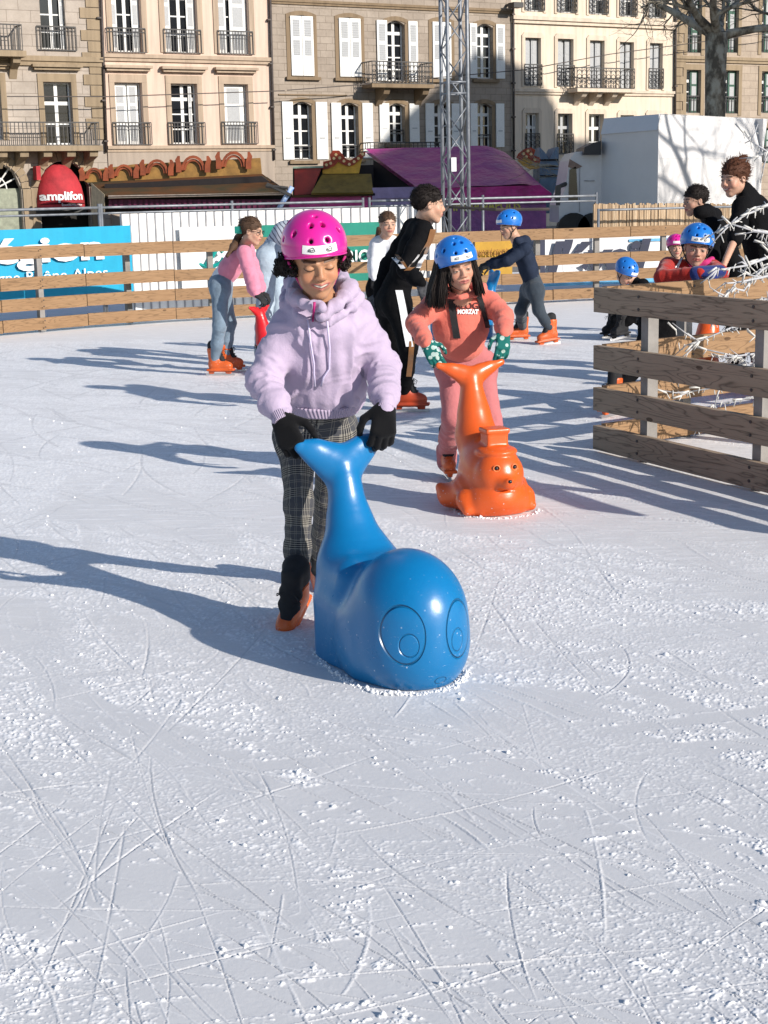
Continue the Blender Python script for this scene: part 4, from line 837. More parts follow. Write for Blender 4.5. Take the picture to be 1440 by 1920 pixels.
s2=thing('market_stall',P(620,445,Ys),'red and mustard fairground stall with a flame shaped sign between the other two stalls','stall')
m=MB(); slab(m,[(549,400,Ys+.6),(549,314,Ys+.6),(700,309,Ys+.6),(700,400,Ys+.6)],2.6); m.build('body',DKB,s2)
m=MB(); slab(m,[(552,366,Ys+.3),(552,316,Ys+.3),(603,315,Ys+.3),(583,364,Ys+.3)],.2); m.build('side_flap',RDP,s2)
m=MB(); A=[P(583,362,Ys-.5),P(700,361,Ys-.5),P(696,326,Ys+.4),P(604,327,Ys+.4)]; m._add(A,[(0,1,2,3)],[tuple(a) for a in A]); m._add([a-ZU*.05 for a in A],[(3,2,1,0)],[tuple(a) for a in A]); m.build('counter_flap',OLV,s2)
m=MB(); slab(m,[(536,393,Ys-.2),(546,370,Ys-.2),(703,366,Ys-.2),(703,393,Ys-.2)],.1); m.build('valance',MAG,s2); m=MB(); slab(m,[(547,371,Ys-.4),(547,366,Ys-.4),(703,362,Ys-.4),(703,367,Ys-.4)],.08); m.build('canopy_edge',DKC,s2)
m=MB(); slab(m,[(549,316,Ys+.2),(549,312.5,Ys+.2),(606,311,Ys+.2),(606,314.5,Ys+.2)],.5); m.build('roof_strip',mat('pale_green',(.3,.4,.3),.6),s2)
def flame(root,pts_red,pts_y,dots):
    m=MB(); slab(m,[(x,y,Ys+.5) for x,y in pts_y],.12); m.build('sign_board',mat('sign_gold',(.72,.40,.04),.6,.15,4),root); m=MB(); slab(m,[(x,y,Ys+.42) for x,y in pts_red],.07); m.build('flame_trim',mat('flame_red',(.36,.04,.01),.6,.3,5),root)
    m=MB(); rr=random.Random(2)
    for x,y in dots: c=P(x,y,Ys+.40); m.tube([c,c+np.array([0,.04,0])],.055,6)
    m.build('bulb',mat('bulb_gold',(.8,.55,.25),.4),root)
flame(s2,[(605,318),(606,303),(620,300),(618,290),(624,282),(636,282),(643,290),(648,297),(656,301),(668,294),(678,287),(686,283),(684,292),(674,300),(664,309),(654,312),(642,308),(634,303),(628,310),(616,316)],[(605,326),(605,312),(640,298),(655,306),(680,292),(673,325)],[(x,y) for x,y in ((612,309),(620,306),(630,290),(637,296),(645,302),(655,308),(664,303),(672,297),(680,289),(626,297))])
m=MB(); slab(m,[(698,393,Ys-.4),(698,352,Ys-.4),(786,350,Ys-.4),(786,393,Ys-.4)],1.2); slab(m,[(706,372,Ys-.46),(706,371,Ys-.46),(786,369,Ys-.46),(786,370,Ys-.46)],.05); m.build('counter_box',LIL,s2)
s3=thing('market_stall',P(880,445,Ys),'large fairground stall wrapped in a purple and magenta tarpaulin with yellow lettering','stall')
def grid_tarp():
    # roof: rows from ridge (back) to eave (front); columns left to right
    n=22; rows=9; V=[];F=[]
    ridgeL=np.array([685,279]); 
    for j in range(rows):
        t=j/(rows-1)
        for i in range(n):
            u=i/(n-1); top=np.array([np.interp(u,[0,.3,.68,.8,1],[685,775,915,945,975]),np.interp(u,[0,.3,.68,.8,1],[279,277,273,284,309])]); bot=np.array([np.interp(u,[0,1],[786,1034]),np.interp(u,[0,.8,.9,1],[354,345,350,362])])
            q=top+(bot-top)*t; sag=math.sin(t*math.pi)*4+1.2*math.sin(u*19+t*3); V.append(P(q[0],q[1]+sag*.4,Ys+3.6-3.9*t))
    for j in range(rows-1):
        for i in range(n-1): a=j*n+i; F.append((a,a+n,a+n+1,a+1))
    return np.array(V),np.array(F)
V,F=grid_tarp(); V2=V+np.array([0,.25,-.12]); nn=len(V); mk('roof_sheet',np.vstack([V,V2]),np.vstack([F,F[:,::-1]+nn]),PUR,s3,True)
m=MB(); slab(m,[(788,380,Ys-.32),(786,354,Ys-.32),(1012,347,Ys-.32),(1034,362,Ys-.32),(1036,376,Ys-.32),(1022,380,Ys-.32)],.25); m.build('eave_band',MAG,s3)
m=MB(); slab(m,[(700,440,Ys+.4),(700,300,Ys+3.4),(790,352,Ys+.4),(1022,360,Ys+.4),(1022,440,Ys+.4)],3.0); m.build('interior',DKB,s3)
PLV=mat('purple_vinyl',(.40,.11,.32),.4,.25,2,.5,6,.08,c2=(.20,.07,.22))
m=MB(); slab(m,[(845,440,Ys-.2),(845,377,Ys-.2),(1024,374,Ys-.2),(1024,440,Ys-.2)],.3); m.build('front_sheet',PLV,s3)
a=P(850,396,Ys-.22); b=P(976,393,Ys-.22); text_on('lettering','INDIANAPOLIS',a,nrm(b-a),ZU,np.array([0,-1.,0]),np.linalg.norm(b-a),mat('yellow_lettering',(.75,.62,.12),.6),s3,.03,height=P(900,378,Ys)[2]-P(900,396,Ys)[2])
flame(s3,[(968,296),(972,288),(982,280),(995,276),(1004,281),(1001,291),(1013,296),(1013,304),(1003,306),(992,297),(984,292),(978,300)],[(970,300),(985,284),(1000,290),(1012,300),(1012,315),(995,318),(980,310)],[(982,288),(990,283),(996,289),(1003,299),(987,294)])
kb=thing('fair_booth',P(1032,445,Ys+3),'small grey-blue fairground booth with a pointed roof right of the purple stall','booth'); m=MB(); slab(m,[(1012,400,Ys+3),(1012,276,Ys+3),(1022,286,Ys+3),(1030,300,Ys+3),(1042,276,Ys+3),(1048,276,Ys+3),(1048,400,Ys+3)],2.5); m.build('body',mat('booth_blue',(.16,.23,.32),.6,.15,2),kb); m=MB()
for y in (300,312,330): slab(m,[(1013,y+1.5,Ys+2.95),(1013,y-1.5,Ys+2.95),(1047,y-2,Ys+2.95),(1047,y+1,Ys+2.95)],.04)
m.build('trim',DKB,kb)
bp=thing('banner_pole',P(545,395,44.),'slanting blue and white striped pole beside the red stall','pole'); m=MB(); m.tube([P(522,393,44.),P(548,350,44.)],.07,8); m.build('pole',mat('blue_white_stripe',(.06,.2,.6),.5,.2,8,c2=(.5,.6,.75)),bp,True)
m=MB(); m.tube([P(540,353,43.9),P(522,351,43.9),P(498,349,43.9)],.05,5); m.tube([P(500,345,43.9),P(545,366,43.9)],.05,5); m.build('strut',IR,bp)
# --- white truck cab
TW=mat('truck_white',(.50,.52,.56),.3,.05,3,coat=.3)
tk=thing('truck',P(1090,440,40.),'white truck cab with a dark side window parked beside the white tent','truck'); Yt=40.
m=MB(); slab(m,[(1048,418,Yt),(1048,385,Yt),(1060,352,Yt),(1068,300,Yt),(1078,285,Yt),(1130,280,Yt),(1130,418,Yt)],2.2); m.build('cab',TW,tk)
m=MB(); slab(m,[(1066,376,Yt-.03),(1068,318,Yt-.03),(1080,312,Yt-.03),(1084,376,Yt-.03)],.02); m.build('side_window',GL,tk); m=MB(); slab(m,[(1094,290,Yt-.3),(1096,276,Yt-.3),(1112,268,Yt-.3),(1127,264,Yt-.3),(1127,290,Yt-.3)],1.6); m.build('air_deflector',mat('black_plastic',(.012,.012,.014),.5),tk)
m=MB(); slab(m,[(1065,313,Yt-.03),(1068,298,Yt-.03),(1092,312,Yt-.03),(1080,317,Yt-.03)],.02); m.build('decal',mat('brown_decal',(.2,.13,.1),.5),tk)
m=MB(); m.tube([P(1060,345,Yt-.1),P(1048,350,Yt-.5),P(1046,385,Yt-.5)],.06,6); slab(m,[(1041,375,Yt-.6),(1043,348,Yt-.6),(1052,345,Yt-.6),(1050,376,Yt-.6)],.2); m.build('mirror',IR,tk)
m=MB(); slab(m,[(1086,398,Yt-.02),(1086,312,Yt-.02),(1087.5,312,Yt-.02),(1087.5,398,Yt-.02)],.015); slab(m,[(1095,340,Yt-.02),(1095,338,Yt-.02),(1115,338,Yt-.02),(1115,340,Yt-.02)],.015); m.build('door_seam',RIBM:=M_RIB,tk)
for px in (1075,1112): V,F=None,None; c=P(px,430,Yt-.02); m=MB(); m.tube([c-np.array([0,.15,0]),c+np.array([0,.25,0])],.42,18); m.build('wheel',mat('tyre',(.02,.02,.02),.8),tk)
# --- white tent
TN=mat('tent_pvc',(.66,.65,.65),.5,.02,1.2,.25,1.6,.12)
tn=thing('tent',P(1235,440,38.),'large white frame tent dappled with branch shadows at the right','tent')
A=P(1232,440,37.5); A[2]=0; L_=P(1127,440,40.0); L_[2]=0; R2=P(1425,440,41.2); R2[2]=0; back=L_+(R2-A)
zE=lambda px,py,Y: P(px,py,Y)[2]; e1_,e2_,e3_=zE(1230,292,37.5),zE(1127,252,40),zE(1425,296,41.2); e1_=zE(1222,244,37.5)
top=[np.array([*L_[:2],zE(1128,224,40.3)]),np.array([*(A+(back-A)*.02)[:2],zE(1222,214,37.7)]),np.array([*(R2+(back-R2)*.05)[:2],zE(1420,222,41.2)])]
def quadm(m,a,b,c,d): 
    n=14; V=[];F=[]
    for j in range(n+1):
        for i in range(n+1): u,v=i/n,j/n; V.append((a*(1-u)+b*u)*(1-v)+(d*(1-u)+c*u)*v)
    for j in range(n):
        for i in range(n): k=j*(n+1)+i; F.append((k,k+1,k+n+2,k+n+1))
    m._add(V,F)
def at(p,z): return np.array([p[0],p[1],z])
m=MB(); quadm(m,L_,A,at(A,zE(1230,240,37.5)),at(L_,zE(1127,250,40))); m.build('side_sheet',TN,tn,True)
zw=zE(1245,297,37.5); m=MB(); quadm(m,A,R2,at(R2,zw),at(A,zw)); m.build('front_sheet',TN,tn,True)
inn=nrm(back-A); Ai,Ri,Li=A+inn*.9,R2+inn*.9,L_+nrm(R2-A)*.0
m=MB(); zt2=zE(1222,214,37.9); quadm(m,at(A,zw+.003),at(R2,zw+.003),at(Ri,zt2),at(A+nrm(R2-A)*-.1+inn*.3,zt2)); m.build('roof_slope',TN,tn,True)
m=MB(); hx=nrm(np.cross(A-L_,ZU)); q1,q2=L_+hx*.03,A+hx*.03; 
if hx[1]>0: q1,q2=L_-hx*.03,A-hx*.03
quadm(m,at(q1,zE(1127,252,40)),at(q2,zE(1222,244,37.5)),at(A+inn*.25,zt2-.01),at(L_+inn*.25,zE(1128,222,40.2))); m.build('roof_valance',TN,tn,True)
m=MB(); quadm(m,at(A+inn*.25,zt2-.012),at(Ri,zt2-.012),at(back,zt2-.012),at(L_+inn*.25,zE(1128,222,40.2)-.012)); quadm(m,at(R2,0),at(back,0),at(back,zt2-.02),at(R2,zt2-.02)); quadm(m,at(L_,0),at(back,0),at(back,zt2-.02),at(L_,zt2-.5)); m.build('roof_sheet',TN,tn,True)
# --- trees
def bark():
    m,t,b=new_mat('plane_bark'); v=coord(t,scale=(1,1,.6)); n=tnoise(t,v,4,4,.6); cc=ramp(t,n,[(.40,(.11,.09,.065)),(.48,(.25,.21,.155)),(.58,(.42,.38,.30))]); t.links.new(cc,b.inputs['Base Color']); setin(b,Roughness=.9); t.links.new(bump(t,tnoise(t,v,14,4,.7),.5,.05),b.inputs['Normal']); return m
BK=bark()
def tree(base,h,r0,label,seed,forks=4,depth=5,spread=.75,fork_h=.45,mat_=BK,cat='tree',droop=.0,bl=.33):
    rr=random.Random(seed); t=thing('plane_tree',base,label,cat,'bare trees'); mt=MB(); mb=MB(); base=np.array(base,float)
    top=base+np.array([rr.uniform(-.2,.2),0,h*fork_h]); mt.tube([base,base*.7+top*.3+np.array([.06,0,0]),base*.35+top*.65,top],[r0*1.3,r0*1.05,r0*.95,r0*1.05],12); mt.build('trunk',mat_,t,True)
    def br(p,d,L,r,k):
        pts=[p];rs=[r]; n=5
        for i in range(n):
            d=nrm(d+np.array([rr.gauss(0,.16),rr.gauss(0,.16),rr.gauss(.03-droop,.13)])); p=p+d*L/n; pts.append(p); rs.append(r*(1-.5*(i+1)/n))
            if k>0 and i>=1 and rr.random()<.62: br(p,nrm(d+np.array([rr.gauss(0,spread),rr.gauss(0,spread),rr.gauss(.05,spread*.7)])),L*rr.uniform(.45,.75),rs[-1]*.62,k-1)
        mb.tube(pts,rs,7 if k>2 else (5 if k>0 else 3),cap=False)
        if k>0:
            for _ in range(2): br(p,nrm(d+np.array([rr.gauss(0,spread),rr.gauss(0,spread),rr.gauss(.05,spread*.6)])),L*rr.uniform(.55,.8),rs[-1]*.85,k-1)
    for i in range(forks): a=i*6.283/forks+rr.uniform(-.5,.5); br(top-ZU*rr.uniform(0,.25),nrm(np.array([math.cos(a),math.sin(a),rr.uniform(.35,.95)])),h*bl,r0*.48,depth)
    mb.build('branches',mat_,t,True); return t
pt=P(1336,440,46.); pt[2]=0
zf_=P(1350,62,46.)[2]; tree(pt,zf_/.52,.31,'bare plane tree with mottled trunk behind the white tent',12,5,4,.8,.52,bl=.19)
sp=P(1086,440,52.); sp[2]=0; tree(sp,P(1086,200,52)[2],.09,'thin bare sapling in front of the cream building',5,3,3,.5,.42)
# plane tree beyond the right edge; its branches shade the tent
tp=np.array([8.9,39.3,0])+SUN*np.array([17,17,0]); tree((tp[0],tp[1],0),13.5,.40,'tall bare plane tree beyond the right edge of the photo',21,5,4,.75,.42,bl=.31)
# --- cables
def cable(pts,label,r=.012,name='cable'):
    m=MB(); a=[]; 
    for i in range(len(pts)-1):
        for k in range(6): t_=k/6; p=pts[i]*(1-t_)+pts[i+1]*t_; a.append(p-ZU*.0)
    a.append(pts[-1]); m.tube(a,r,5); o=m.build(name,PIPE); tag(o,label,'cable'); return o
cable([FM((fac(0,184)[0],.9,fac(0,184)[1])),FM((fac(190,184)[0],.9,fac(190,184)[1])),FM((fac(515,173)[0],.9,fac(515,173)[1]))],'thin cable strung across the lower windows of the peach building',.02)
cable([FM((fac(520,172)[0],.9,fac(520,172)[1])),FM((fac(640,163)[0],.9,fac(640,163)[1])),FM((fac(960,134)[0],.9,fac(960,134)[1])),FM((fac(1120,105)[0],.9,fac(1120,105)[1])),FM((fac(1440,62)[0],.9,fac(1440,62)[1]))],'thin cable rising across the brown and cream facades to the right',.02)
cable([P(1030,392,21.),P(930,393,21.),P(840,388,21.5)],'black cable bundle sagging from the truss tower',.02); cable([P(840,388,21.5),P(812,415,20.2),P(795,440,19.)],'black cable running down left from the truss tower',.022)
# ================= PEOPLE =================
def frame(f,up=(0,0,1)):
    f=nrm(f); r=nrm(np.cross(f,np.asarray(up,float))); return np.stack([r,f,np.cross(r,f)],1)
def head_ops(S,c,M,s,smile=0,ears=True,k=1):
    T=lambda *p: c+M@(np.array(p)*s); 
    S.ell(T(0,-.015,.030),np.array([.073,.090,.080])*s,M,k=.01); S.ell(T(0,.022,-.025),np.array([.059,.064,.078])*s,M,k=.03*s)
    for q in (-1,1):
        S.rc(T(.040*q,.005,-.055),T(.010*q,.058,-.092),.024*s,.017*s,k=.025*s); S.ell(T(.034*q,.055,-.030),np.array([.024,.022,.024])*s,M,k=.02*s)
        S.ell(T(.031*q,.094,.002),np.array([.019,.016,.012])*s,M,k=.014*s,sub=True); S.ell(T(.031*q,.071,.000),np.array([.0155,.0135,.0125])*s,M,k=.005*s)
        S.rc(T(.012*q,.083,.018),T(.046*q,.070,.022),.0065*s,.005*s,k=.010*s); S.ell(T(.0115*q,.094,-.028),np.array([.0085,.009,.007])*s,M,k=.006*s)
        if ears: S.ell(T(.073*q,-.005,-.008),np.array([.008,.017,.028])*s,M,k=.008*s); S.ell(T(.081*q,.001,-.006),np.array([.006,.010,.018])*s,M,k=.004*s,sub=True)
    S.rc(T(0,.080,.010),T(0,.100,-.022),.0065*s,.0095*s,k=.012*s)
    S.ell(T(0,.074,-.055),np.array([.032,.020,.020])*s,M,k=.015*s)
    w=.026+.006*smile
    for q in (-1,1):
        S.rc(T(0,.0925,-.0500),T(w*q,.079,-.0515+.006*smile),.0048*s,.0025*s,k=.004*s); S.rc(T(0,.0905,-.0625-.003*smile),T(w*.85*q,.079,-.0555+.004*smile),.0058*s,.0028*s,k=.004*s)
    if smile:
        for q in (-1,1): S.ell(T(.038*q,.066,-.036),np.array([.017,.014,.015])*s,M,k=.012*s)
    for q in (-1,1): S.rc(T(0,.099,-.0562),T((w-.004)*q,.085,-.0545+.005*smile),.0025*s,.0015*s,k=.002*s,sub=True)
    S.rc(T(0,.062,-.092),T(0,.066,-.088),.015*s,k=.015*s)
def head_cols(V,c,M,s,skin,lip,brow,eye='closed',smile=0,teeth=False,blush=.35):
    L=((V-c)@M)/s; x,y,z=L[:,0],L[:,1],L[:,2]; C=np.tile(np.array([*skin,1.]),(len(V),1)); front=y>.03
    def put(m,col,a=1): C[:,:3]=C[:,:3]*(1-(m*a)[:,None])+np.array(col)*(m*a)[:,None]
    sm=lambda d,w: np.clip(.5-d/w,0,1)
    n=noise(V*60/s,3); ax=np.abs(x)
    put(sm(np.hypot((ax-.042)/.022,(z+.030)/.018)-1,.9)*front,(skin[0]*1.1,skin[1]*.68,skin[2]*.62),blush)
    put(sm(np.hypot(x/.014,(z+.024)/.012)-1,.8)*front,(skin[0]*1.05,skin[1]*.75,skin[2]*.7),blush)
    zl=-.0565+.20*smile*ax; w=.028+.005*smile
    put(sm(np.hypot(ax/w,(z-zl-.000)/.0105)-1,.25)*(y>.06),lip)
    if teeth: put(sm(np.hypot(ax/(w*.85),(z-zl-.0)/.0052)-1,.3)*(y>.06),(.09,.02,.018)); put(sm(np.hypot(ax/(w*.62),(z-zl-.0012)/.0032)-1,.35)*(y>.06),(.62,.55,.46))
    else: put(sm(np.hypot(ax/(w*.95),(z-zl-.0008)/.0018)-1,.5)*(y>.06),tuple(q*.25 for q in lip))
    bz=.0235+.06*np.clip(ax-.02,0,.02)-.25*np.clip(ax-.042,0,1); put(sm(np.abs(z-bz)-.0040,.003)*(ax>.012)*(ax<.053)*front,brow,.85)
    ez=.0005-.9*(ax-.031)**2*8
    if eye=='closed':
        put(sm(np.abs(z-(-.005-.004*np.cos((ax-.031)/.016*1.4)+.004))-.0022,.0022)*(ax>.015)*(ax<.048)*front,(.015,.009,.006),.95)
        put(sm(np.abs(z-.0095)-.0008,.002)*(ax>.017)*(ax<.047)*front,(skin[0]*.45,skin[1]*.4,skin[2]*.4),.6)
    else:
        hh=.0058 if eye=='open' else .0035
        e=np.hypot((ax-.031)/.0145,(z+.000)/hh)-1; put(sm(e,.2)*(y>.062),(.36,.32,.29)); put(sm(np.hypot((ax-.031)/.0062,z/(hh*1.1))-1,.3)*(y>.062)*(e<.1),(.035,.02,.012))
        put(sm(np.abs(z-hh*np.sqrt(np.clip(1-((ax-.031)/.0155)**2,0,1)))-.0013,.0018)*(ax>.015)*(ax<.048)*front,(.02,.012,.01),.95)
    put(sm(np.hypot((ax-.0095)/.0042,(z+.0335)/.0028)-1,.4)*(y>.085),(.05,.015,.01),.85)
    return C
def ridge(n): return 1-2*np.abs(n)
def wrinkle(V,F,segs,fine=1.0,seed=0):
    """segs: (a,b,ring_amp,long_amp,freq) ; nearest segment's axis decides the fold direction"""
    N=vnormals(V,F); best=np.full(len(V),9.); D=np.zeros(len(V))
    for i,(a,b,ra,la,fq) in enumerate(segs):
        a=np.asarray(a);b=np.asarray(b); ab=b-a; L=np.linalg.norm(ab); e=ab/L; t=np.clip((V-a)@e,0,L); q=V-a-t[:,None]*e; d=np.linalg.norm(q,axis=1)
        e1=nrm(np.cross(e,(0.3,.2,1.))); e2=np.cross(e,e1); x=np.stack([t*fq,(q@e1)*fq*.28,(q@e2)*fq*.28],1); x=x+fbm(V*7,seed+3,2)[:,None]*.9
        nn_=fbm(x,seed+i,2); ring=np.clip(ridge(nn_)-.25,0,1)**1.5-.15; y=np.stack([t*4,(q@e1)*26,(q@e2)*26],1)+fbm(V*5,seed+8,2)[:,None]*.8; lon=ridge(noise(y,seed+31+i))*.5
        v=ring*ra+lon*la; m=d<best; D[m]=v[m]; best[m]=d[m]
    # smooth field so borders between limbs do not crack
    for _ in range(1):
        S=np.zeros(len(V));c=np.zeros(len(V))
        for i in range(4): j=(i+1)%4; np.add.at(S,F[:,i],D[F[:,j]]);np.add.at(c,F[:,i],1);np.add.at(S,F[:,j],D[F[:,i]]);np.add.at(c,F[:,j],1)
        D=.4*D+.6*S/np.maximum(c,1)
    return V+N*(D*fine)[:,None]
def bvh_of(V,F): return BVHTree.FromPolygons([tuple(v) for v in V.tolist()],[tuple(f) for f in F.tolist()])
def hit(bv,px,py,off=.003,fallY=5):
    d=nrm(ray(px,py)); h=bv.ray_cast(Vector((0,0,CH)),Vector(d))
    if h[0] is None: return P(px,py,fallY)
    n=np.array(h[1]); n=n if n@d<0 else -n; return np.array(h[0])+n*off-d*off*.3
# ---- hand
def hand_ops(S,w,d,n,s,side,curl=(.9,.95,1,1.05),r0=.0085,thumb_in=.6,spread=.08):
    d=nrm(d); n=nrm(n-np.dot(n,d)*d); sd=np.cross(d,n)*side     # sd points to the thumb side
    T=lambda a,b,c: w+(d*a+sd*b+n*c)*s
    for o,l in ((.024,.066),(.008,.071),(-.008,.068),(-.023,.061)): S.rc(T(.005,o*.7,0),T(l,o,.002),.0135*s,.0115*s,k=.012*s)
    S.rc(T(-.006,0,0),T(.012,0,0),.020*s,.020*s,k=.012*s)
    for i,(o,l,bl) in enumerate(((.0245,.066,.92),(.008,.071,1.),(-.009,.068,.95),(-.0245,.061,.78))):
        c=curl[i]; p=T(l,o,.0); a=0; 
        for L,da,rr in ((.036*bl,.62*c,1.0),(.024*bl,.95*c,.93),(.019*bl,.6*c,.84)):
            a+=da; dd=d*math.cos(a)-n*math.sin(a)+sd*spread*(1.5-i)*.35; q=p+nrm(dd)*L*s; S.rc(p,q,r0*rr*s,r0*rr*.93*s,k=.0035*s); p=q
    p=T(.012,.026,-.004); q=p+nrm(sd*.75+d*.62-n*.35)*.034*s; S.rc(p,q,.0125*s,.0105*s,k=.01*s); q2=q+nrm(sd*(.45-thumb_in*.5)+d*.75-n*.6*thumb_in)*.028*s; S.rc(q,q2,.0100*s,.0092*s,k=.004*s); q3=q2+nrm(sd*(.1-thumb_in*.4)+d*.6-n*thumb_in)*.020*s; S.rc(q2,q3,.0090*s,.0078*s,k=.004*s)
# ---- helmet (cached in head frame, scale 1)
HR=np.array([.112,.132,.112]); HC0=np.array([0,-.012,.050])
def helmet_mesh():
    S=SDF(); S.ell(HC0,HR,k=.002); S.ell(HC0-np.array([0,0,.012]),HR-.012,k=.003,sub=True)
    for q in (-1,1):
        for az,el,rr in ((.30,.50,.0085),(.33,.98,.009),(1.0,.62,.009),(1.45,.30,.008),(1.9,.75,.009),(2.6,.5,.009)):
            d=np.array([math.sin(az)*math.cos(el)*q,math.cos(az)*math.cos(el),math.sin(el)]); p=HC0+d*HR*.97; M=frame(d,(0,0,1.) if abs(d[2])<.95 else (0,1,0)); S.ell(p,np.array([rr*.95,.02,rr*1.35 if el>.5 else rr]),M,k=.004,sub=True)
    S.ell(HC0+np.array([0,.03,.108]),np.array([.010,.008,.02]),k=.004,sub=True)
    S.plane((0,.12,.056),(0,.36,-1)); V,F=S.mesh(.0042); V=relax(V,F,1,.4)
    return V,F
HV,HF=helmet_mesh()
def liner_mesh():
    S=SDF(); S.ell(HC0-np.array([0,0,.004]),HR-.014,k=.002); S.plane((0,.12,.062),(0,.36,-1)); return S.mesh(.008)
LV,LF=liner_mesh()
def helmet(root,c,M,s,mat_,strap=None,vox=1,marks=True,jaw=True):
    W=lambda V:c+(V*s)@M.T
    h=mk('helmet',W(HV),HF,mat_,root,True); mk('liner',W(LV),LF,M_FOAM,h,True)
    nx,nz=16,4; V=[];
    def surf(th,z,o):
        zz=(z-HC0[2])/HR[2]; k=math.sqrt(max(0,1-zz*zz)); p=HC0+np.array([HR[0]*k*math.sin(th),HR[1]*k*math.cos(th),zz*HR[2]]); nn=nrm((p-HC0)/HR**2); return p+nn*o
    for j in range(nz):
        for i in range(nx): V.append(surf(-.56+1.12*i/(nx-1),.064+.027*j/(nz-1),.0012))
    V=np.array(V); F=np.array([(j*nx+i,j*nx+i+1,(j+1)*nx+i+1,(j+1)*nx+i) for j in range(nz-1) for i in range(nx-1)]); mk('sticker',W(V),F,M_STK,h,True)
    if marks:
        m=MB()
        for t0,w in ((.27,.11),(-.27,.10)):
            pts=[surf(t0+w*math.cos(a)*(1 if math.sin(a)<0 else .9),.0755+(.0085 if math.sin(a)>0 else .0035)*math.sin(a)*(1+.25*math.cos(3*a)),.0026) for a in np.linspace(0,6.283,18)]; m.tube([W(p) for p in pts],.0009*s,4,cap=False)
            for k in (-.3,.2,.55): m.tube([W(surf(t0+w*k-.02,.0755,.0026)),W(surf(t0+w*k+.02,.0785,.0026))],.0009*s,4)
        m.tube([W(surf(-.36,.0695,.0026)),W(surf(-.18,.0695,.0026))],.0008*s,4); m.build('printed_mark',M_BLK,h)
    m=MB(FM if 0 else None); rim=[]
    for a in np.linspace(0,6.283,40):
        x,y=math.sin(a),math.cos(a); # point on ellipsoid meeting the rim plane
        lo,hi=-.9,.9
        for _ in range(20):
            z=(lo+hi)/2; k=math.sqrt(1-z*z); p=HC0+HR*np.array([x*k,y*k,z]); f=(p[1]-.12)*.36-(p[2]-.056)
            if f>0: lo=z
            else: hi=z
        rim.append(W(p))
    m.tube(rim,.0035*s,6,cap=False); m.build('rim',mat_,h,True)
    if strap is not None:
        m=MB()
        for q in (-1,1):
            m.tube([W(np.array(p)) for p in ((.098*q,.03,.012),(.080*q,.020,-.035),(.055*q,.030,-.085),(.012*q,.045,-.118))],.0045*s,5)
            m.tube([W(np.array(p)) for p in ((.092*q,-.05,.0),(.078*q,-.01,-.035),(.070*q,.015,-.055))],.004*s,5)
        m.build('chin_strap',strap,h,True)
    return h
M_FOAM=mat('helmet_foam',(.012,.01,.012),.9); M_STK=mat('sticker',(.78,.77,.75),.5,.03)
def gloss(name,c): return mat(name,c,.28,.06,4,.08,8,.02,coat=.5,spec=.5)
M_HP=gloss('pink_shell',(.62,.012,.26)); M_HB=gloss('blue_shell',(.012,.16,.55))
# ---- skate boots (cached, frame: x lateral, y toe, z up, origin ankle; blade bottom at z=-.135)
def boot_mesh():
    S=SDF(); S.rc((0,-.012,.10),(0,-.005,.0),.047,.042,k=.03,fl=((0,1,0),1.15)); S.rc((0,-.02,-.045),(0,.125,-.050),.040,.036,k=.035,fl=((0,0,1),.95)); S.rc((0,.01,.01),(0,.10,-.035),.036,.026,k=.03)
    S.box((0,.052,-.082),(.040,.125,.010),.008,k=.008); S.plane((0,0,.118),(0,-.15,1)); V,F=S.mesh(.006); return relax(V,F,1),F
BV,BF=boot_mesh()
def holder_mesh():
    S=SDF(); S.box((0,.12,-.100),(.014,.026,.018),.008,k=.01); S.box((0,-.035,-.100),(.015,.024,.018),.008,k=.01); S.box((0,.045,-.094),(.016,.10,.006),.004,k=.01); return S.mesh(.005)
KV,KF=holder_mesh()
def liner2():
    S=SDF(); S.rc((0,-.012,.09),(0,-.012,.140),.0425,.042,k=.01,fl=((0,1,0),1.15)); S.chain([(0,.038,.15),(0,.045,.06),(0,.065,.01),(0,.10,-.022)],[.020,.020,.019,.012],k=.02,fl=((1,0,0),1.5)); return S.mesh(.006)
NV2,NF2=liner2()
ORB=mat('orange_shell',(.62,.105,.015),.42,.15,7,.1,40,.002,dirt=.3); BLKF=mat('black_liner',(.012,.012,.014),.85,.2,30,.4,200,.002); STEEL=mat('blade_steel',(.55,.56,.58),.3,.05,9,metal=.9)
LACE=mat('laces',(.02,.02,.02),.8)
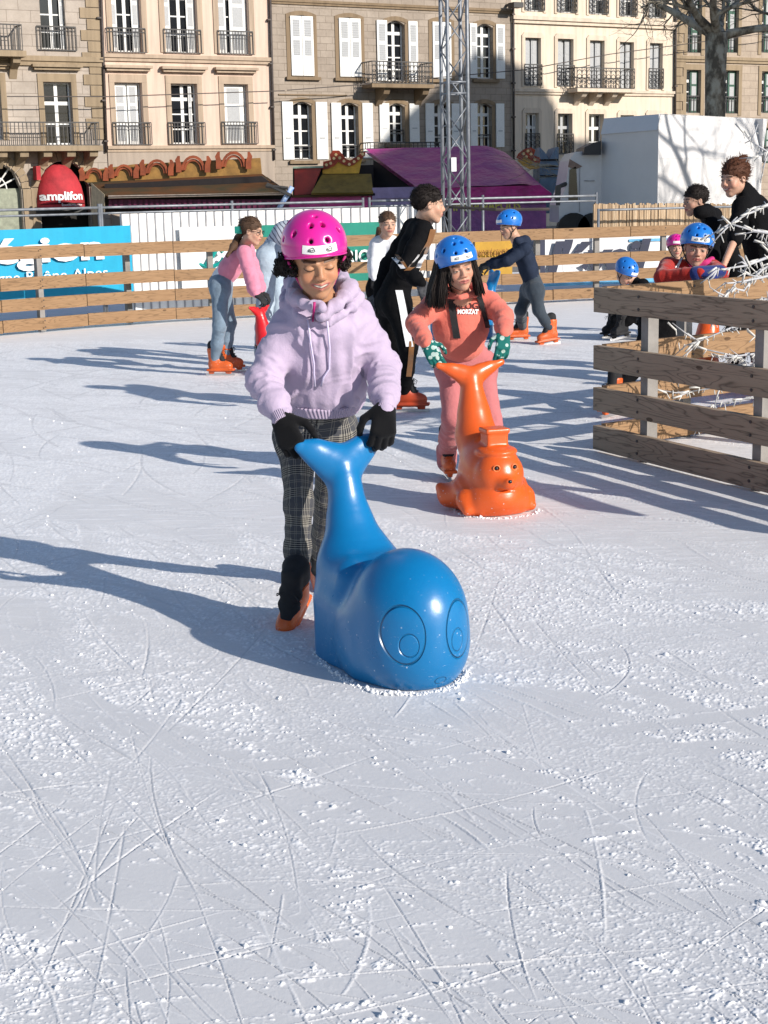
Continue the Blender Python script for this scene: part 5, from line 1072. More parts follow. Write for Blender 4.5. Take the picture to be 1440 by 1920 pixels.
def boot(root,an,toe,up=(0,0,1),s=1.,mat_=None,big_liner=False):
    M=frame(toe,up); W=lambda V:an+(np.asarray(V)*s)@M.T; o=mk('skate',W(BV),BF,mat_ or ORB,root,True); mk('blade_holder',W(KV),KF,mat_ or ORB,o,True); 
    Vn=NV2.copy()
    if big_liner: Vn=Vn*np.array([1.24,1.04,1.03])+np.array([0,.012,.006])
    mk('tongue',W(Vn),NF2,BLKF,o,True)
    m=MB(); m.box(-.0022,.0022,-.085,.175,-.137,-.112,ax=(an,M[:,0]*s,M[:,1]*s,M[:,2]*s)); m.build('blade',STEEL,o)
    m=MB()
    for k in range(5):
        t=k/4; y0=.050+.050*t**1.5; z0=.085-.095*t; w=.026
        for q in (-1,1): m.tube([W((-w*q,y0-.006,z0)),W((0,y0+.021,z0-.008)),W((w*q,y0-.004,z0-.018))],.0026*s,5,cap=False)
    m.tube([W((.01,.07,.09)),W((.045,.085,.075)),W((.05,.075,.05)),W((.015,.07,.085))],.0024*s,5); m.tube([W((-.01,.07,.09)),W((-.045,.09,.07)),W((-.045,.08,.045))],.0024*s,5); m.build('laces',LACE,o,True)
    m=MB()
    for q in (-1,1): m.tube([W((.046*q,.0,.075)),W((.035*q,.045,.07))],.007*s,5)
    m.tube([W((-.036,.045,.07)),W((0,.068,.068)),W((.036,.045,.07))],.006*s,5); m.build('buckle_strap',mat_ or ORB,o,True)
    return o
def col_rad(S,a,b,ra,rb,k=.02,fl=None): S.rc(a,b,ra,rb,k,fl)
def torso_ops(S,J,r):
    side=nrm(J['shL']-J['shR'])
    for (p0,r0),(p1,r1) in zip(r[:-1],r[1:]): pass
def person(label,J,c,group='skaters on the rink'):
    """J joints, c config"""
    s=c.get('s',1.); v=c.get('vox',.008); base=np.array([J['pel'][0],J['pel'][1],0.]); root=thing('person',base,label,'person',group)
    M=frame(J['f'],J.get('up',(0,0,1))); hc=J['hc']; side=nrm(J['shL']-J['shR']); hside=nrm(J.get('hipL',J['shL'])-J.get('hipR',J['shR']))
    # body: one continuous mesh
    S=SDF(); head_ops(S,hc,M,s,c.get('smile',0)); chin=hc+M@(np.array([0,-.015,-.06])*s); S.rc(chin,J['neck'],.047*s,.050*s,k=.02)
    S.rc(J['neck'],J['chest'],.045*s,.06*s,.03,(side,1.4)); S.rc(J['chest'],J['pel'],.058*s,.055*s,.03,(side,1.35)); S.rc(J['shR'],J['shL'],.035*s,.035*s,.04)
    for q in 'RL':
        S.rc(J['sh'+q],J['el'+q],.034*s,.027*s,.02); S.rc(J['el'+q],J['wr'+q],.027*s,.020*s,.01)
        if c.get('bare'+q): hd=c['hand'+q]; hand_ops(S,J['wr'+q],hd[0],hd[1],s*hd[3],hd[2],*hd[4:])
        S.rc(J['hip'+q],J['kn'+q],.055*s,.040*s,.03); S.rc(J['kn'+q],J['an'+q],.040*s,.028*s,.01)
    hv=c.get('hvox',v*.55); R=.135*s; V,F=S.mesh(v*1.6,fine=(hc-R,hc+R,hv)); V=relax(V,F,1,.3)
    hm=(np.linalg.norm(V-hc,axis=1)<.14*s); C=head_cols(V,hc,M,s,c['skin'],c.get('lip',(.42,.14,.12)),c.get('brow',(.03,.018,.012)),c.get('eye','open'),c.get('smile',0),c.get('teeth',False)); C[~hm,:3]=c['skin']
    mk('body',V,F,c.get('skinmat',M_SKIN),root,True,{'Col':('FLOAT_COLOR',C)})
    # top
    S=SDF(); T=c['torso']       # list of (point, r, fx)
    for (p0,r0,f0),(p1,r1,f1) in zip(T[:-1],T[1:]): S.rc(p0,p1,r0,r1,.03,(side,(f0+f1)/2))
    if 'hemplane' in c: S.plane(c['hemplane'][0],c['hemplane'][1])
    S.rc(J['shR'],J['shL'],c['sl'][0]*.95,c['sl'][0]*.95,.05)
    segs=[(T[0][0],T[-1][0],.003,c.get('ta',.006),16)]
    for q in 'RL':
        a,b,w=J['sh'+q],J['el'+q],J['wr'+q]; r=c['sl']; m1=a*.5+b*.5; m2=b*.35+w*.65; e=c.get('short'+q)
        S.rc(a,m1,r[0],r[1],.04); S.rc(m1,b,r[1],r[2],.03)
        if not e: S.rc(b,m2,r[2],r[3],.03); S.rc(m2,w,r[3],r[4],.015); segs+= [(a,b,c.get('ra',.007),.002,c.get('rf',22)),(b,w,c.get('ra',.007)*1.3,.0,c.get('rf',22)*1.25)]
        else: segs+=[(a,b,.004,.002,18)]
    for f_ in c.get('topx',[]): f_(S)
    V,F=S.mesh(c.get('tvox',v)); V=relax(V,F,1,.5); V=wrinkle(V,F,segs,c.get('wr_',1.),c.get('seed',0)); 
    top=mk('top',V,F,c['top'],root,True); OUT={'root':root,'top':top,'topV':V,'topF':F,'M':M}
    # trousers
    S=SDF(); pr=c['pants']   # pelvis r, thigh r, knee r, calf r, ankle r
    pc=J['pel']; S.rc(J['hipR'],J['hipL'],pr[0],pr[0],.05); S.rc(pc,pc+(J['chest']-pc)*c.get('waist',.35),pr[0]*1.0,pr[0]*.9,.04,(hside,1.35)); segs=[]
    for q in 'RL':
        h,k,a=J['hip'+q],J['kn'+q],J['an'+q]; S.rc(h,k,pr[1],pr[2],.04); S.rc(k,k*.5+a*.5,pr[2],pr[3],.03); S.rc(k*.5+a*.5,a,pr[3],pr[4],.02); segs+=[(h,k,.004,.003,15),(k,a,c.get('pf',.006),.001,20)]
        if c.get('flare'): S.rc(a+A3([0,.01,.02]),a+A3([0,.012,-.045]),c['flare'],c['flare']*1.05,.02)
    V,F=S.mesh(c.get('pvox',v)); V=relax(V,F,1,.5); V=wrinkle(V,F,segs,c.get('pw',1.),5)
    uv=np.zeros((len(V),3)); best=np.full(len(V),9.)
    for q in 'RL':
        L0=0
        for a,b in ((J['hip'+q],J['kn'+q]),(J['kn'+q],J['an'+q])):
            e=nrm(b-a); L=np.linalg.norm(b-a); t=(V-a)@e; tc=np.clip(t,0 if L0>0 else -.3,L+(.1 if L0>0 else 0)); qq=V-a-tc[:,None]*e; d=np.linalg.norm(qq,axis=1); ff=nrm(np.array([.2,-1,0])-np.dot(np.array([.2,-1,0]),e)*e); e2=np.cross(e,ff)
            an=np.arctan2(qq@e2,qq@ff); m=d<best; uv[m]=np.stack([an*.06,np.full(len(V),0. if q=='R' else 1.),tc+L0],1)[m]; best[m]=d[m]; L0+=L
    pants=mk('trousers',V,F,c['pantmat'],root,True,{'uvw':('FLOAT_VECTOR',uv)}); OUT['pants']=pants; OUT['pV']=V;OUT['pF']=F
    # gloves
    for q in 'RL':
        if c.get('bare'+q) or c.get('nohand'+q): continue
        hd=c['hand'+q]; S=SDF(); hand_ops(S,J['wr'+q],hd[0],hd[1],s*hd[3],hd[2],*hd[4:]); 
        if c.get('knit'): S.rc(J['wr'+q]-nrm(J['wr'+q]-J['el'+q])*.03*s,J['wr'+q],.020*s,.025*s,.01)
        V,F=S.mesh(c.get('gvox',.006)); mk('glove',V,F,c['glove'],root,True)
    for q in 'RL':
        if c.get('noboot'+q): continue
        boot(root,J['an'+q]-np.array([0,0,.0]),c['toe'+q],c.get('bup'+q,(0,0,1)),c.get('bs',s),c.get('bootmat'),c.get('bigl',False))
    if c.get('helmet'): helmet(root,hc,M,s*c.get('hs',1.),c['helmet'],c.get('strap'),marks=c.get('marks',True))
    return OUT
def hair_strands(root,name,mat_,hc,M,s,specs,seed=1):
    """specs: list of (start local pts func) -> polylines in head frame"""
    m=MB()
    for pts,rs in specs: m.tube([hc+M@(np.array(p)*s) for p in pts],[r*s for r in rs],5,cap=False)
    return m.build(name,mat_,root,True)
def cap_hair(root,mat_,hc,M,s,vox,extra=(),thick=.010,front=.05,low=-.035,name='hair',amp=.004,fr=60,comb=(0,-1,-.3),nst=900,slen=.030,lift=.04):
    S=SDF(); S.ell(hc+M@(np.array([0,-.020,.034])*s),np.array([.073+thick,.092+thick,.080+thick])*s,M,k=.01)
    S.ell(hc+M@(np.array([0,.075,-.028])*s),np.array([.075,.065,front+.018])*s,M,k=.012,sub=True)
    S.ell(hc+M@(np.array([0,.055,-.115])*s),np.array([.11,.105,.075+(-.035-low)*-1])*s,M,k=.012,sub=True)
    for e in extra: e(S)
    V,F=S.mesh(vox); L=(V-hc)@M; n=noise(np.stack([L[:,0]*fr,L[:,1]*fr*.25,L[:,2]*fr*.25],1),4); V=V+vnormals(V,F)*(n*amp)[:,None]; o=mk(name,V,F,mat_,root,True)
    Nn=vnormals(V,F); r=np.random.default_rng(len(V)); m=MB(); back=M@np.array(comb,float)
    for i in r.integers(0,len(V),nst):
        p=V[i]; n_=Nn[i]; L_=((p-hc)@M)/s
        if (L_[1]>.05 and L_[2]<.05) or L_[2]<low+.01: continue
        d=back-n_*(back@n_); d=nrm(d+r.normal(0,.35,3)); ln=slen*(.6+.8*r.random())*s; m.tube([p-n_*.001,p+d*ln*.5+n_*lift*ln,p+d*ln+n_*lift*ln*1.3*r.random()],[.0022*s,.002*s,.0006*s],3,cap=False)
    if m.v: tag(m.build('strands',mat_,o,True),kind='stuff')
    return o
M_SKIN=vcol('skin',.5,.12,bs=.35,bscale=160); M_SKIN.node_tree.nodes['Principled BSDF'].inputs['Specular IOR Level'].default_value=.35
def hairmat(name,c):
    m,t,b=new_mat(name); v=coord(t,scale=(9,9,1)); n=tnoise(t,v,18,4,.7); cc=mixc(t,n,tuple(x*.4 for x in c),tuple(x*1.7 for x in c)); t.links.new(cc,b.inputs['Base Color']); setin(b,Roughness=.6); b.inputs['Specular IOR Level'].default_value=.22; t.links.new(bump(t,n,.9,.006),b.inputs['Normal']); return m
HDK=hairmat('dark_hair',(.012,.008,.007)); HBR=hairmat('brown_hair',(.075,.042,.025)); HRD=hairmat('auburn_hair',(.075,.028,.014)); HBK=hairmat('black_hair',(.006,.005,.005))
GX=lambda px,py,z=0.: G(px,py,z)
A3=np.array
# ---------- girl in lilac ----------
LILC=fabric('lilac_fleece',(.425,.345,.465),.35,.05)
def plaid():
    m,t,b=new_mat('checked_cloth'); a=t.nodes.new('ShaderNodeAttribute'); a.attribute_name='uvw'; sp=t.nodes.new('ShaderNodeSeparateXYZ'); t.links.new(a.outputs['Vector'],sp.inputs[0]); u,v=sp.outputs[0],sp.outputs[2]
    def lines(x,per,offs,w):
        r=None
        for o in offs:
            f=math_(t,'FRACT',math_(t,'ADD',math_(t,'MULTIPLY',x,1/per),100-o)); q=math_(t,'LESS_THAN',math_(t,'ABSOLUTE',math_(t,'SUBTRACT',f,.5)),w/per/2); r=q if r is None else math_(t,'MAXIMUM',r,q)
        return r
    per=.083; d=[.06,.15,.24,.33,.42]; L=math_(t,'MAXIMUM',lines(u,per,d,.0021),lines(v,per,d,.0021)); band=math_(t,'MAXIMUM',lines(u,per,[.74],.040),lines(v,per,[.74],.040)); thin=math_(t,'MAXIMUM',lines(u,per,[.70,.78],.0013),lines(v,per,[.70,.78],.0013))
    cc=mixc(t,band,(.19,.18,.16),(.062,.064,.072)); cc=mixc(t,math_(t,'MULTIPLY',L,.7),cc,(.30,.28,.24)); dk=math_(t,'MAXIMUM',lines(u,per,[.105,.195,.285,.375],.0026),lines(v,per,[.105,.195,.285,.375],.0026)); cc=mixc(t,math_(t,'MULTIPLY',dk,.85),cc,(.01,.01,.012)); cc=mixc(t,math_(t,'MULTIPLY',thin,.4),cc,(.4,.37,.3))
    n=tnoise(t,coord(t),600,2,.6); cc=mixc(t,.35,cc,mixc(t,n,(.2,.2,.2),(.8,.8,.8)),'OVERLAY'); t.links.new(cc,b.inputs['Base Color']); setin(b,Roughness=.9); b.inputs['Specular IOR Level'].default_value=.15; t.links.new(bump(t,tnoise(t,coord(t),26,3,.6),.3,.01),b.inputs['Normal']); return m
def knit(name,c):
    m,t,b=new_mat(name); v=coord(t,scale=(1,1,1)); wv=t.nodes.new('ShaderNodeTexWave'); t.links.new(v,wv.inputs['Vector']); setin(wv,Scale=90,Distortion=2); t.nodes[-1]
    b.inputs['Base Color'].default_value=(*c,1); setin(b,Roughness=.95); b.inputs['Sheen Weight'].default_value=.1; b.inputs['Specular IOR Level'].default_value=.1; t.links.new(bump(t,wv.outputs['Fac'],.5,.003),b.inputs['Normal']); return m
f=A3([.20,-.90,-.33]); up=A3([-.07,0,1.]); s=1.06; M=frame(f,up); hc=P(599,501,5.12)-M@A3([0,.078,.002])
J=dict(hc=hc,f=f,up=up,neck=P(600,572,5.28),chest=P(603,630,5.33),pel=P(596,795,5.50),shR=P(540,608,5.32),shL=P(671,594,5.38),elR=P(494,712,5.24),elL=P(718,688,5.38),wrR=P(528,786,5.11),wrL=P(722,765,5.16),
 hipR=P(556,818,5.48),hipL=P(628,808,5.52),knR=P(560,945,5.36),knL=P(614,935,5.66),anR=P(556,1112,5.33),anL=P(600,1066,5.90))
wk=dict(s=1.06,vox=.0065,hvox=.0022,skin=(.415,.215,.12),lip=(.42,.14,.11),brow=(.035,.018,.012),eye='closed',smile=1,teeth=True,
 torso=[(P(612,772,5.46),.074,1.30),(P(611,752,5.45),.086,1.36),(P(608,728,5.41),.100,1.42),(P(603,660,5.34),.096,1.52),(P(603,610,5.30),.090,1.58),(P(601,588,5.28),.058,1.7)],
 sl=[.050,.053,.054,.049,.030],top=LILC,tvox=.0048,ta=.024,ra=.013,rf=22,waist=.78,pants=[.084,.067,.049,.046,.040],pantmat=plaid(),pvox=.0055,pw=.8,
 glove=knit('black_knit',(.006,.006,.007)),gvox=.0035,knit=True,handR=(A3([.35,-.35,-.85]),A3([-.35,-.85,.25]),-1,1.24,(1.0,1.0,1.,1.),.0100),handL=(A3([-.10,-.38,-.92]),A3([.25,-.85,.35]),1,1.22,(1.0,1.0,1.,1.),.0100),
 toeR=nrm(P(520,1188,5.18)-P(556,1112,5.33)),bupR=A3([.15,-.35,1.]),toeL=A3([.12,-1,-.05]),bs=.96,bigl=True,helmet=M_HP,hs=.925,strap=mat('pink_webbing',(.45,.01,.16),.7),seed=2)
wk['hemplane']=(P(612,776,5.36),A3([-.03,.12,-1.]))
hem=lambda S:None
def hood(S):
    # rolled hood around the neck: thick folds meeting in a V under the chin
    Lp=[P(602,577,5.13),P(572,568,5.18),P(549,556,5.27),P(552,528,5.38),P(598,515,5.46),P(640,520,5.40),P(655,545,5.28),P(636,570,5.20),P(603,592,5.17)]
    S.chain(Lp,[.012,.018,.024,.030,.032,.028,.024,.018,.012],k=.012); Lo=[P(604,606,5.20),P(562,594,5.22),P(535,570,5.30),P(540,545,5.42),P(660,535,5.42),P(672,560,5.30),P(645,588,5.22),P(604,606,5.20)]; S.chain(Lo,[.010,.013,.018,.022,.022,.018,.013,.010],k=.012)
wk['topx']=[hem,hood]
g1=person('girl in lilac hoodie, pink helmet and checked trousers pushing the blue whale',J,wk); r1=g1['root']
def ribbed(name,c):
    m,t,b=new_mat(name); v=coord(t,attr='uvw'); sp=t.nodes.new('ShaderNodeSeparateXYZ'); t.links.new(v,sp.inputs[0]); w_=math_(t,'SINE',math_(t,'MULTIPLY',sp.outputs[0],1)); b.inputs['Base Color'].default_value=(*c,1); setin(b,Roughness=.9); t.links.new(bump(t,w_,.8,.002),b.inputs['Normal']); return m
RIB=ribbed('lilac_rib',(.40,.325,.44)); sd_=nrm(J['shL']-J['shR'])
S=SDF(); S.rc(P(612,748,5.40),P(611,792,5.44),.089,.079,.01,(sd_,1.40)); S.plane(P(612,762,5.36),A3([.03,-.12,1.])); S.plane(P(612,783,5.36),A3([-.03,.12,-1.])); V,F=S.mesh(.005); c_=P(612,770,5.42); an=np.arctan2((V-c_)@np.array([0,-1,0]),(V-c_)@sd_); mk('hem_band',V,F,RIB,g1['top'],True,{'uvw':('FLOAT_VECTOR',np.stack([an*60,an*0,an*0],1))})
for q in 'RL':
    w_=J['wr'+q]; d_=nrm(w_-J['el'+q]); S=SDF(); S.rc(w_-d_*.03,w_+d_*.012,.0345,.031,.004); S.plane(w_+d_*.016,d_); V,F=S.mesh(.004); e1=nrm(np.cross(d_,ZU)); e2=np.cross(d_,e1); an=np.arctan2((V-w_)@e1,(V-w_)@e2); mk('cuff',V,F,RIB,g1['top'],True,{'uvw':('FLOAT_VECTOR',np.stack([an*30,an*0,an*0],1))})
bv=bvh_of(g1['topV'],g1['topF']); W8=fabric('lilac_cord',(.60,.53,.72),.2,.04)
for pts in (((578,600),(582,640),(590,680),(588,700),(591,722)),((612,600),(618,650),(616,690),(606,705),(602,722))):
    m=MB(); m.tube([hit(bv,a,b,.006,5.25) for a,b in pts],.0036,6); m.build('drawstring',W8,g1['top'],True)
m=MB(); m.tube([hit(bv,592,568,.01,5.12),hit(bv,590,580,.008,5.15),hit(bv,588,592,.006,5.15),hit(bv,587,603,.006,5.2)],[.005,.0045,.004,.0035],6); m.build('strap_end',wk['strap'],r1,True)
# curly hair under the helmet
rr=random.Random(5); m=MB()
def curl_clump(c0,rad,n):
    for _ in range(n):
        d=nrm(A3([rr.gauss(0,1),rr.gauss(0,1),rr.gauss(0,1)])); p=A3(c0)+d*rad*rr.uniform(.5,1); ax1=nrm(np.cross(d,A3([rr.gauss(0,1),rr.gauss(0,1),.3]))); ax2=np.cross(d,ax1); r=rr.uniform(.006,.010)
        m.tube([hc+M@((p+(ax1*math.cos(a)+ax2*math.sin(a))*r+d*a*.0012)) for a in np.linspace(0,8.5,12)],.0022,4,cap=False)
for c0,rad,n in (((.100,-.01,-.005),.030,70),((.112,-.02,-.03),.026,60),((.085,.02,-.02),.022,40),((-.098,-.0,.0),.024,50),((-.092,.015,-.025),.018,34),((.06,-.08,-.03),.04,50),((-.06,-.08,-.03),.04,40)): curl_clump(c0,rad,n)
o=m.build('hair',HDK,r1,True); S=SDF()
for c0,r in (((.098,-.01,-.008),.030),((.110,-.02,-.03),.024),((-.096,-.005,-.003),.024),((0,-.07,0),.07)): S.ell(hc+M@A3(c0),(r,r,r),k=.02)
V,F=S.mesh(.007); mk('hair_mass',V,F,HDK,o,True)
# ---------- girl in coral ----------
COR=fabric('coral_fleece',(.62,.155,.115),.45,.06); COP=fabric('dusty_pink_cloth',(.46,.15,.155),.5,.08)
f=A3([.26,-.92,-.20]); up=A3([-.20,0,1.]); M=frame(f,up); s=.98; hc=P(867,506,7.70)-M@(A3([0,.078,.002])*s)
J2=dict(hc=hc,f=f,up=up,neck=P(864,556,7.92),chest=P(862,595,7.98),pel=P(872,672,8.05),shR=P(812,572,7.95),shL=P(918,566,7.98),elR=P(779,606,7.84),elL=P(944,594,7.88),wrR=P(800,645,7.66),wrL=P(945,626,7.72),
 hipR=P(846,690,8.05),hipL=P(902,686,8.08),knR=P(850,785,7.92),knL=P(920,790,7.98),anR=G(838,895)+A3([0,0.,.13]),anL=G(930,915)+A3([0,0,.13]))
def dots():
    m,t,b=new_mat('dotted_knit'); v=coord(t); vo=t.nodes.new('ShaderNodeTexVoronoi'); t.links.new(v,vo.inputs['Vector']); vo.inputs['Scale'].default_value=34; k=math_(t,'LESS_THAN',vo.outputs['Distance'],.40)
    cc=mixc(t,k,(.0,.115,.10),(.42,.55,.50)); t.links.new(cc,b.inputs['Base Color']); setin(b,Roughness=.9); return m
c2=dict(s=.98,vox=.009,hvox=.003,skin=(.50,.27,.185),lip=(.44,.15,.13),brow=(.04,.022,.016),eye='narrow',smile=0,
 torso=[(P(866,650,7.98),.080,1.42),(P(864,620,7.98),.096,1.38),(P(862,590,7.98),.090,1.45),(P(864,566,7.96),.058,1.6)],sl=[.050,.050,.048,.044,.032],top=COR,tvox=.007,ta=.005,ra=.007,rf=22,
 pants=[.088,.070,.056,.054,.048],pantmat=COP,pvox=.008,pf=.009,flare=.052,glove=dots(),gvox=.0048,knit=True,handR=(A3([.45,-.35,-.80]),A3([-.25,-.85,.40]),-1,1.12,(.55,.6,.65,.7),.0100),handL=(A3([-.12,-.30,-.92]),A3([.20,-.9,.30]),1,1.12,(.5,.55,.6,.65),.0100),
 toeR=A3([.1,-1,0]),toeL=A3([.15,-1,0]),bs=.92,helmet=M_HB,hs=.97,strap=BLKF,seed=6)
c2['topx']=[lambda S:S.chain([P(862,558,7.78),P(838,552,7.83),P(826,542,7.95),P(870,535,8.06),P(905,539,7.98),P(890,551,7.85),P(862,558,7.78)],[.012,.018,.022,.026,.022,.018,.012],k=.012)]
g2=person('girl in coral hoodie and blue helmet with dotted green gloves pushing the orange seal',J2,c2); r2=g2['root']; bv2=bvh_of(g2['topV'],g2['topF'])
def ribbon(bv,pts,w,mat_,par,name,fy,n=12,off=.006,th=.004):
    m=MB(); q=[]
    for i in range(len(pts)-1):
        for k in range(n): t=k/n; q.append(tuple(pts[i][j]*(1-t)+pts[i+1][j]*t for j in (0,1)))
    q.append(pts[-1]); V=[]
    for a,b in q: V+=[hit(bv,a-w/2,b,off,fy),hit(bv,a+w/2,b,off,fy)]
    V=np.array(V)
    for _ in range(4): V[2:-2]=(V[:-4]+V[4:]+2*V[2:-2])/4
    F=[(2*i,2*i+1,2*i+3,2*i+2) for i in range(len(q)-1)]; return mk(name,V,F,mat_,par,True)
ribbon(bv2,[(845,548),(848,575),(852,605),(857,634)],13,BLKF,r2,'strap',7.85); ribbon(bv2,[(894,545),(903,570),(909,592),(914,615)],11,BLKF,r2,'strap',7.85)
def cloth_text(bv,body,x0,x1,y0,y1,mat_,par,fy,bold=.02,tilt=0.,off=.004):
    V,F=textmesh(body,1,0,bold); mn=V.min(0);mx=V.max(0); W=[]
    for p in V:
        u=(p[0]-mn[0])/(mx[0]-mn[0]); v=(p[1]-mn[1])/(mx[1]-mn[1]); W.append(hit(bv,x0+(x1-x0)*u,y1+(y0-y1)*v+tilt*u,off,fy))
    return mk('lettering',np.array(W),F,mat_,par)
cloth_text(bv2,'VALOGIR',842,912,567,580,mat('brown_ink',(.07,.015,.014),.8),g2['top'],7.85); cloth_text(bv2,'MORZAT',858,896,580,589,WHT,g2['top'],7.85,bold=.05,off=.006)
rr=random.Random(8)
def lock(x0,x1,top,bot,yb,n,sp,seed=0):
    L=[]
    for _ in range(n):
        x=rr.uniform(x0,x1); yy=rr.uniform(yb[0],yb[1]); b=bot+rr.uniform(-.02,.015); L.append(([(x*.88,yy*.8,top),(x,yy,top-.05),(x*1.08+sp,yy+.008,(top+bot)/2-.02),(x*1.10+sp*1.8+rr.uniform(-.012,.012),yy+.015+rr.uniform(-.01,.01),b)],[.003,.0042,.0042,.001]))
    return L
hair_strands(r2,'hair',HDK,hc,M,.98,lock(.060,.100,.055,-.17,(-.03,.04),240,.020)+lock(.075,.12,.045,-.165,(-.05,.02),190,.030)+lock(-.092,-.060,.055,-.16,(-.02,.04),150,-.004)+lock(-.06,.08,.03,-.13,(-.09,-.05),120,0)+lock(.045,.062,.05,-.05,(.04,.055),14,.004))
# ---------- others ----------
def simple(label,J,**c):
    d=dict(s=.98,vox=.011,hvox=.0055,tvox=.010,pvox=.011,gvox=.007,skin=(.50,.30,.21),sl=[.055,.050,.047,.044,.034],pants=[.095,.075,.058,.052,.044],handR=(A3([0,0,-1.]),A3([0,-1.,0]),-1,1.05),handL=(A3([0,0,-1.]),A3([0,-1.,0]),1,1.05),glove=BLKF,toeR=A3([0,-1,0]),toeL=A3([0,-1,0]),strap=BLKF,marks=False); d.update(c)
    if 'torso' not in d:
        a,b=J['pel'],J['chest']; d['torso']=[(a+(b-a)*.25,.088,1.35),(a+(b-a)*.6,.090,1.35),(b,.092,1.45),(J['neck']*.92+b*.08,.052,1.5)]
    return person(label,J,d,c.get('group','skaters on the rink'))
M_BK=fabric('black_cloth',(.007,.007,.008),.6,.1); PINK=fabric('pink_sweater_knit',(.62,.22,.31),.5,.06); JEAN=fabric('denim',(.165,.225,.29),.6,.18); LJN=fabric('pale_denim',(.36,.44,.52),.6,.12); NVY=fabric('navy_cloth',(.022,.030,.052),.6,.12); NVP=fabric('slate_trousers',(.035,.047,.062),.6,.1); WTP=fabric('white_cloth',(.68,.69,.72),.5,.04); REDH=fabric('red_hoodie_cloth',(.36,.018,.012),.5,.1); BRNB=fabric('tan_cloth',(.19,.085,.03),.5,.1); DBL=fabric('blue_glove_cloth',(.012,.025,.14),.5,.1)
# boy in black tracksuit, walking away to the right
Jb=dict(hc=P(804,383,10.45),f=A3([.96,.12,-.12]),neck=P(795,408,10.5),chest=P(775,462,10.55),pel=P(736,560,10.65),shR=P(794,434,10.32),shL=P(774,428,10.78),elR=P(760,505,10.20),elL=P(728,498,10.85),wrR=P(790,532,10.10),wrL=P(708,556,10.75),
 hipR=P(744,570,10.55),hipL=P(728,568,10.78),knR=P(766,650,10.50),knL=P(742,650,10.85),anR=G(757,772)+A3([0,0,.14]),anL=G(735,765)+A3([0,.3,.14]))
gb=simple('boy with short dark hair in a black and tan tracksuit, seen from behind',Jb,s=1.05,eye='open',top=M_BK,pantmat=M_BK,sl=[.062,.058,.054,.050,.036],pants=[.105,.085,.064,.058,.048],toeR=A3([1,-.12,0]),toeL=A3([1,.1,0]),bootmat=mat('red_orange_shell',(.42,.05,.012),.45,.15,7),tvox=.009,handR=(A3([.35,-.2,-.9]),A3([0,-1.,.2]),-1,1.2),handL=(A3([-.3,-.2,-.9]),A3([0,-1.,.2]),1,1.1),glove=mat('grey_striped_knit',(.10,.10,.11),.9,.3,40,c2=(.012,.012,.014)))
cap_hair(gb['root'],HDK,Jb['hc'],gb['M'],1.05,.006,thick=.006,front=.045,low=-.07,amp=.003,fr=60,nst=1500,slen=.013,lift=.35); bvb=bvh_of(gb['topV'],gb['topF'])
ribbon(bvb,[(812,430),(806,452),(793,475),(776,498),(764,508)],12,BRNB,gb['top'],'tan_stripe',10.3); ribbon(bvb,[(746,478),(752,488),(762,503)],7,BRNB,gb['top'],'tan_stripe',10.3,off=.008); ribbon(bvb,[(739,483),(748,492),(757,504)],9,WTP,gb['top'],'white_patch',10.3,off=.009); ribbon(bvb,[(793,477),(785,488),(776,502)],20,WTP,gb['top'],'white_patch',10.3,off=.009)
bvp=bvh_of(gb['pV'],gb['pF']); ribbon(bvp,[(748,545),(755,580),(762,620),(768,650)],13,WTP,gb['pants'],'white_stripe',10.4); ribbon(bvp,[(772,640),(770,670),(766,705)],9,BRNB,gb['pants'],'tan_stripe',10.4)
# girl in white top standing behind him
Jw=dict(hc=P(727,420,14.5),f=A3([.25,-.95,-.1]),neck=P(722,447,14.6),chest=P(716,475,14.65),pel=P(714,535,14.7),shR=P(706,458,14.6),shL=P(738,456,14.6),elR=P(702,492,14.5),elL=P(744,490,14.5),wrR=P(702,522,14.4),wrL=P(744,520,14.4),hipR=P(705,545,14.7),hipL=P(722,545,14.7),knR=P(703,600,14.6),knL=P(722,600,14.6),anR=G(702,666)+A3([0,0,.13]),anL=G(724,666)+A3([0,0,.13]))
gw=simple('girl in a white top with tied back brown hair standing by the far fence',Jw,s=.98,top=WTP,pantmat=M_BK); cap_hair(gw['root'],HBR,Jw['hc'],gw['M'],.98,.007,thick=.007,front=.055,low=-.05,extra=[lambda S:S.chain([P(712,430,14.75),P(708,448,14.8),P(703,465,14.7),P(699,478,14.65)],[.03,.028,.022,.01],k=.02)])
# girl in pink sweater bending forward
Jp=dict(hc=P(472,433,13.2),f=A3([.93,-.25,-.22]),neck=P(457,462,13.3),chest=P(445,484,13.35),pel=P(412,532,13.4),shR=P(458,474,13.10),shL=P(464,470,13.55),elR=P(472,522,13.05),elL=P(480,520,13.6),wrR=P(480,552,12.95),wrL=P(488,548,13.3),hipR=P(413,540,13.3),hipL=P(416,538,13.52),knR=P(412,610,13.22),knL=P(430,606,13.6),anR=G(404,704)+A3([0,0,.13]),anL=G(424,697)+A3([0,0,.13]))
gp=simple('girl in pink sweater, glasses and blue jeans leaning forward with a long ponytail',Jp,s=.98,top=PINK,pantmat=JEAN,sl=[.056,.056,.058,.062,.034],toeR=A3([1,-.15,0]),toeL=A3([1,.05,0]),handR=(A3([.7,-.2,-.5]),A3([.5,-.5,.7]),-1,1.1),handL=(A3([.7,-.1,-.4]),A3([.5,-.3,.8]),1,1.1),tvox=.008,pvox=.009)
cap_hair(gp['root'],HBR,Jp['hc'],gp['M'],.98,.006,thick=.008,front=.05,low=-.055,extra=[lambda S:S.chain([P(452,438,13.25),P(446,446,13.3),P(438,462,13.2),P(426,480,13.1)],[.026,.030,.030,.012],k=.02)])
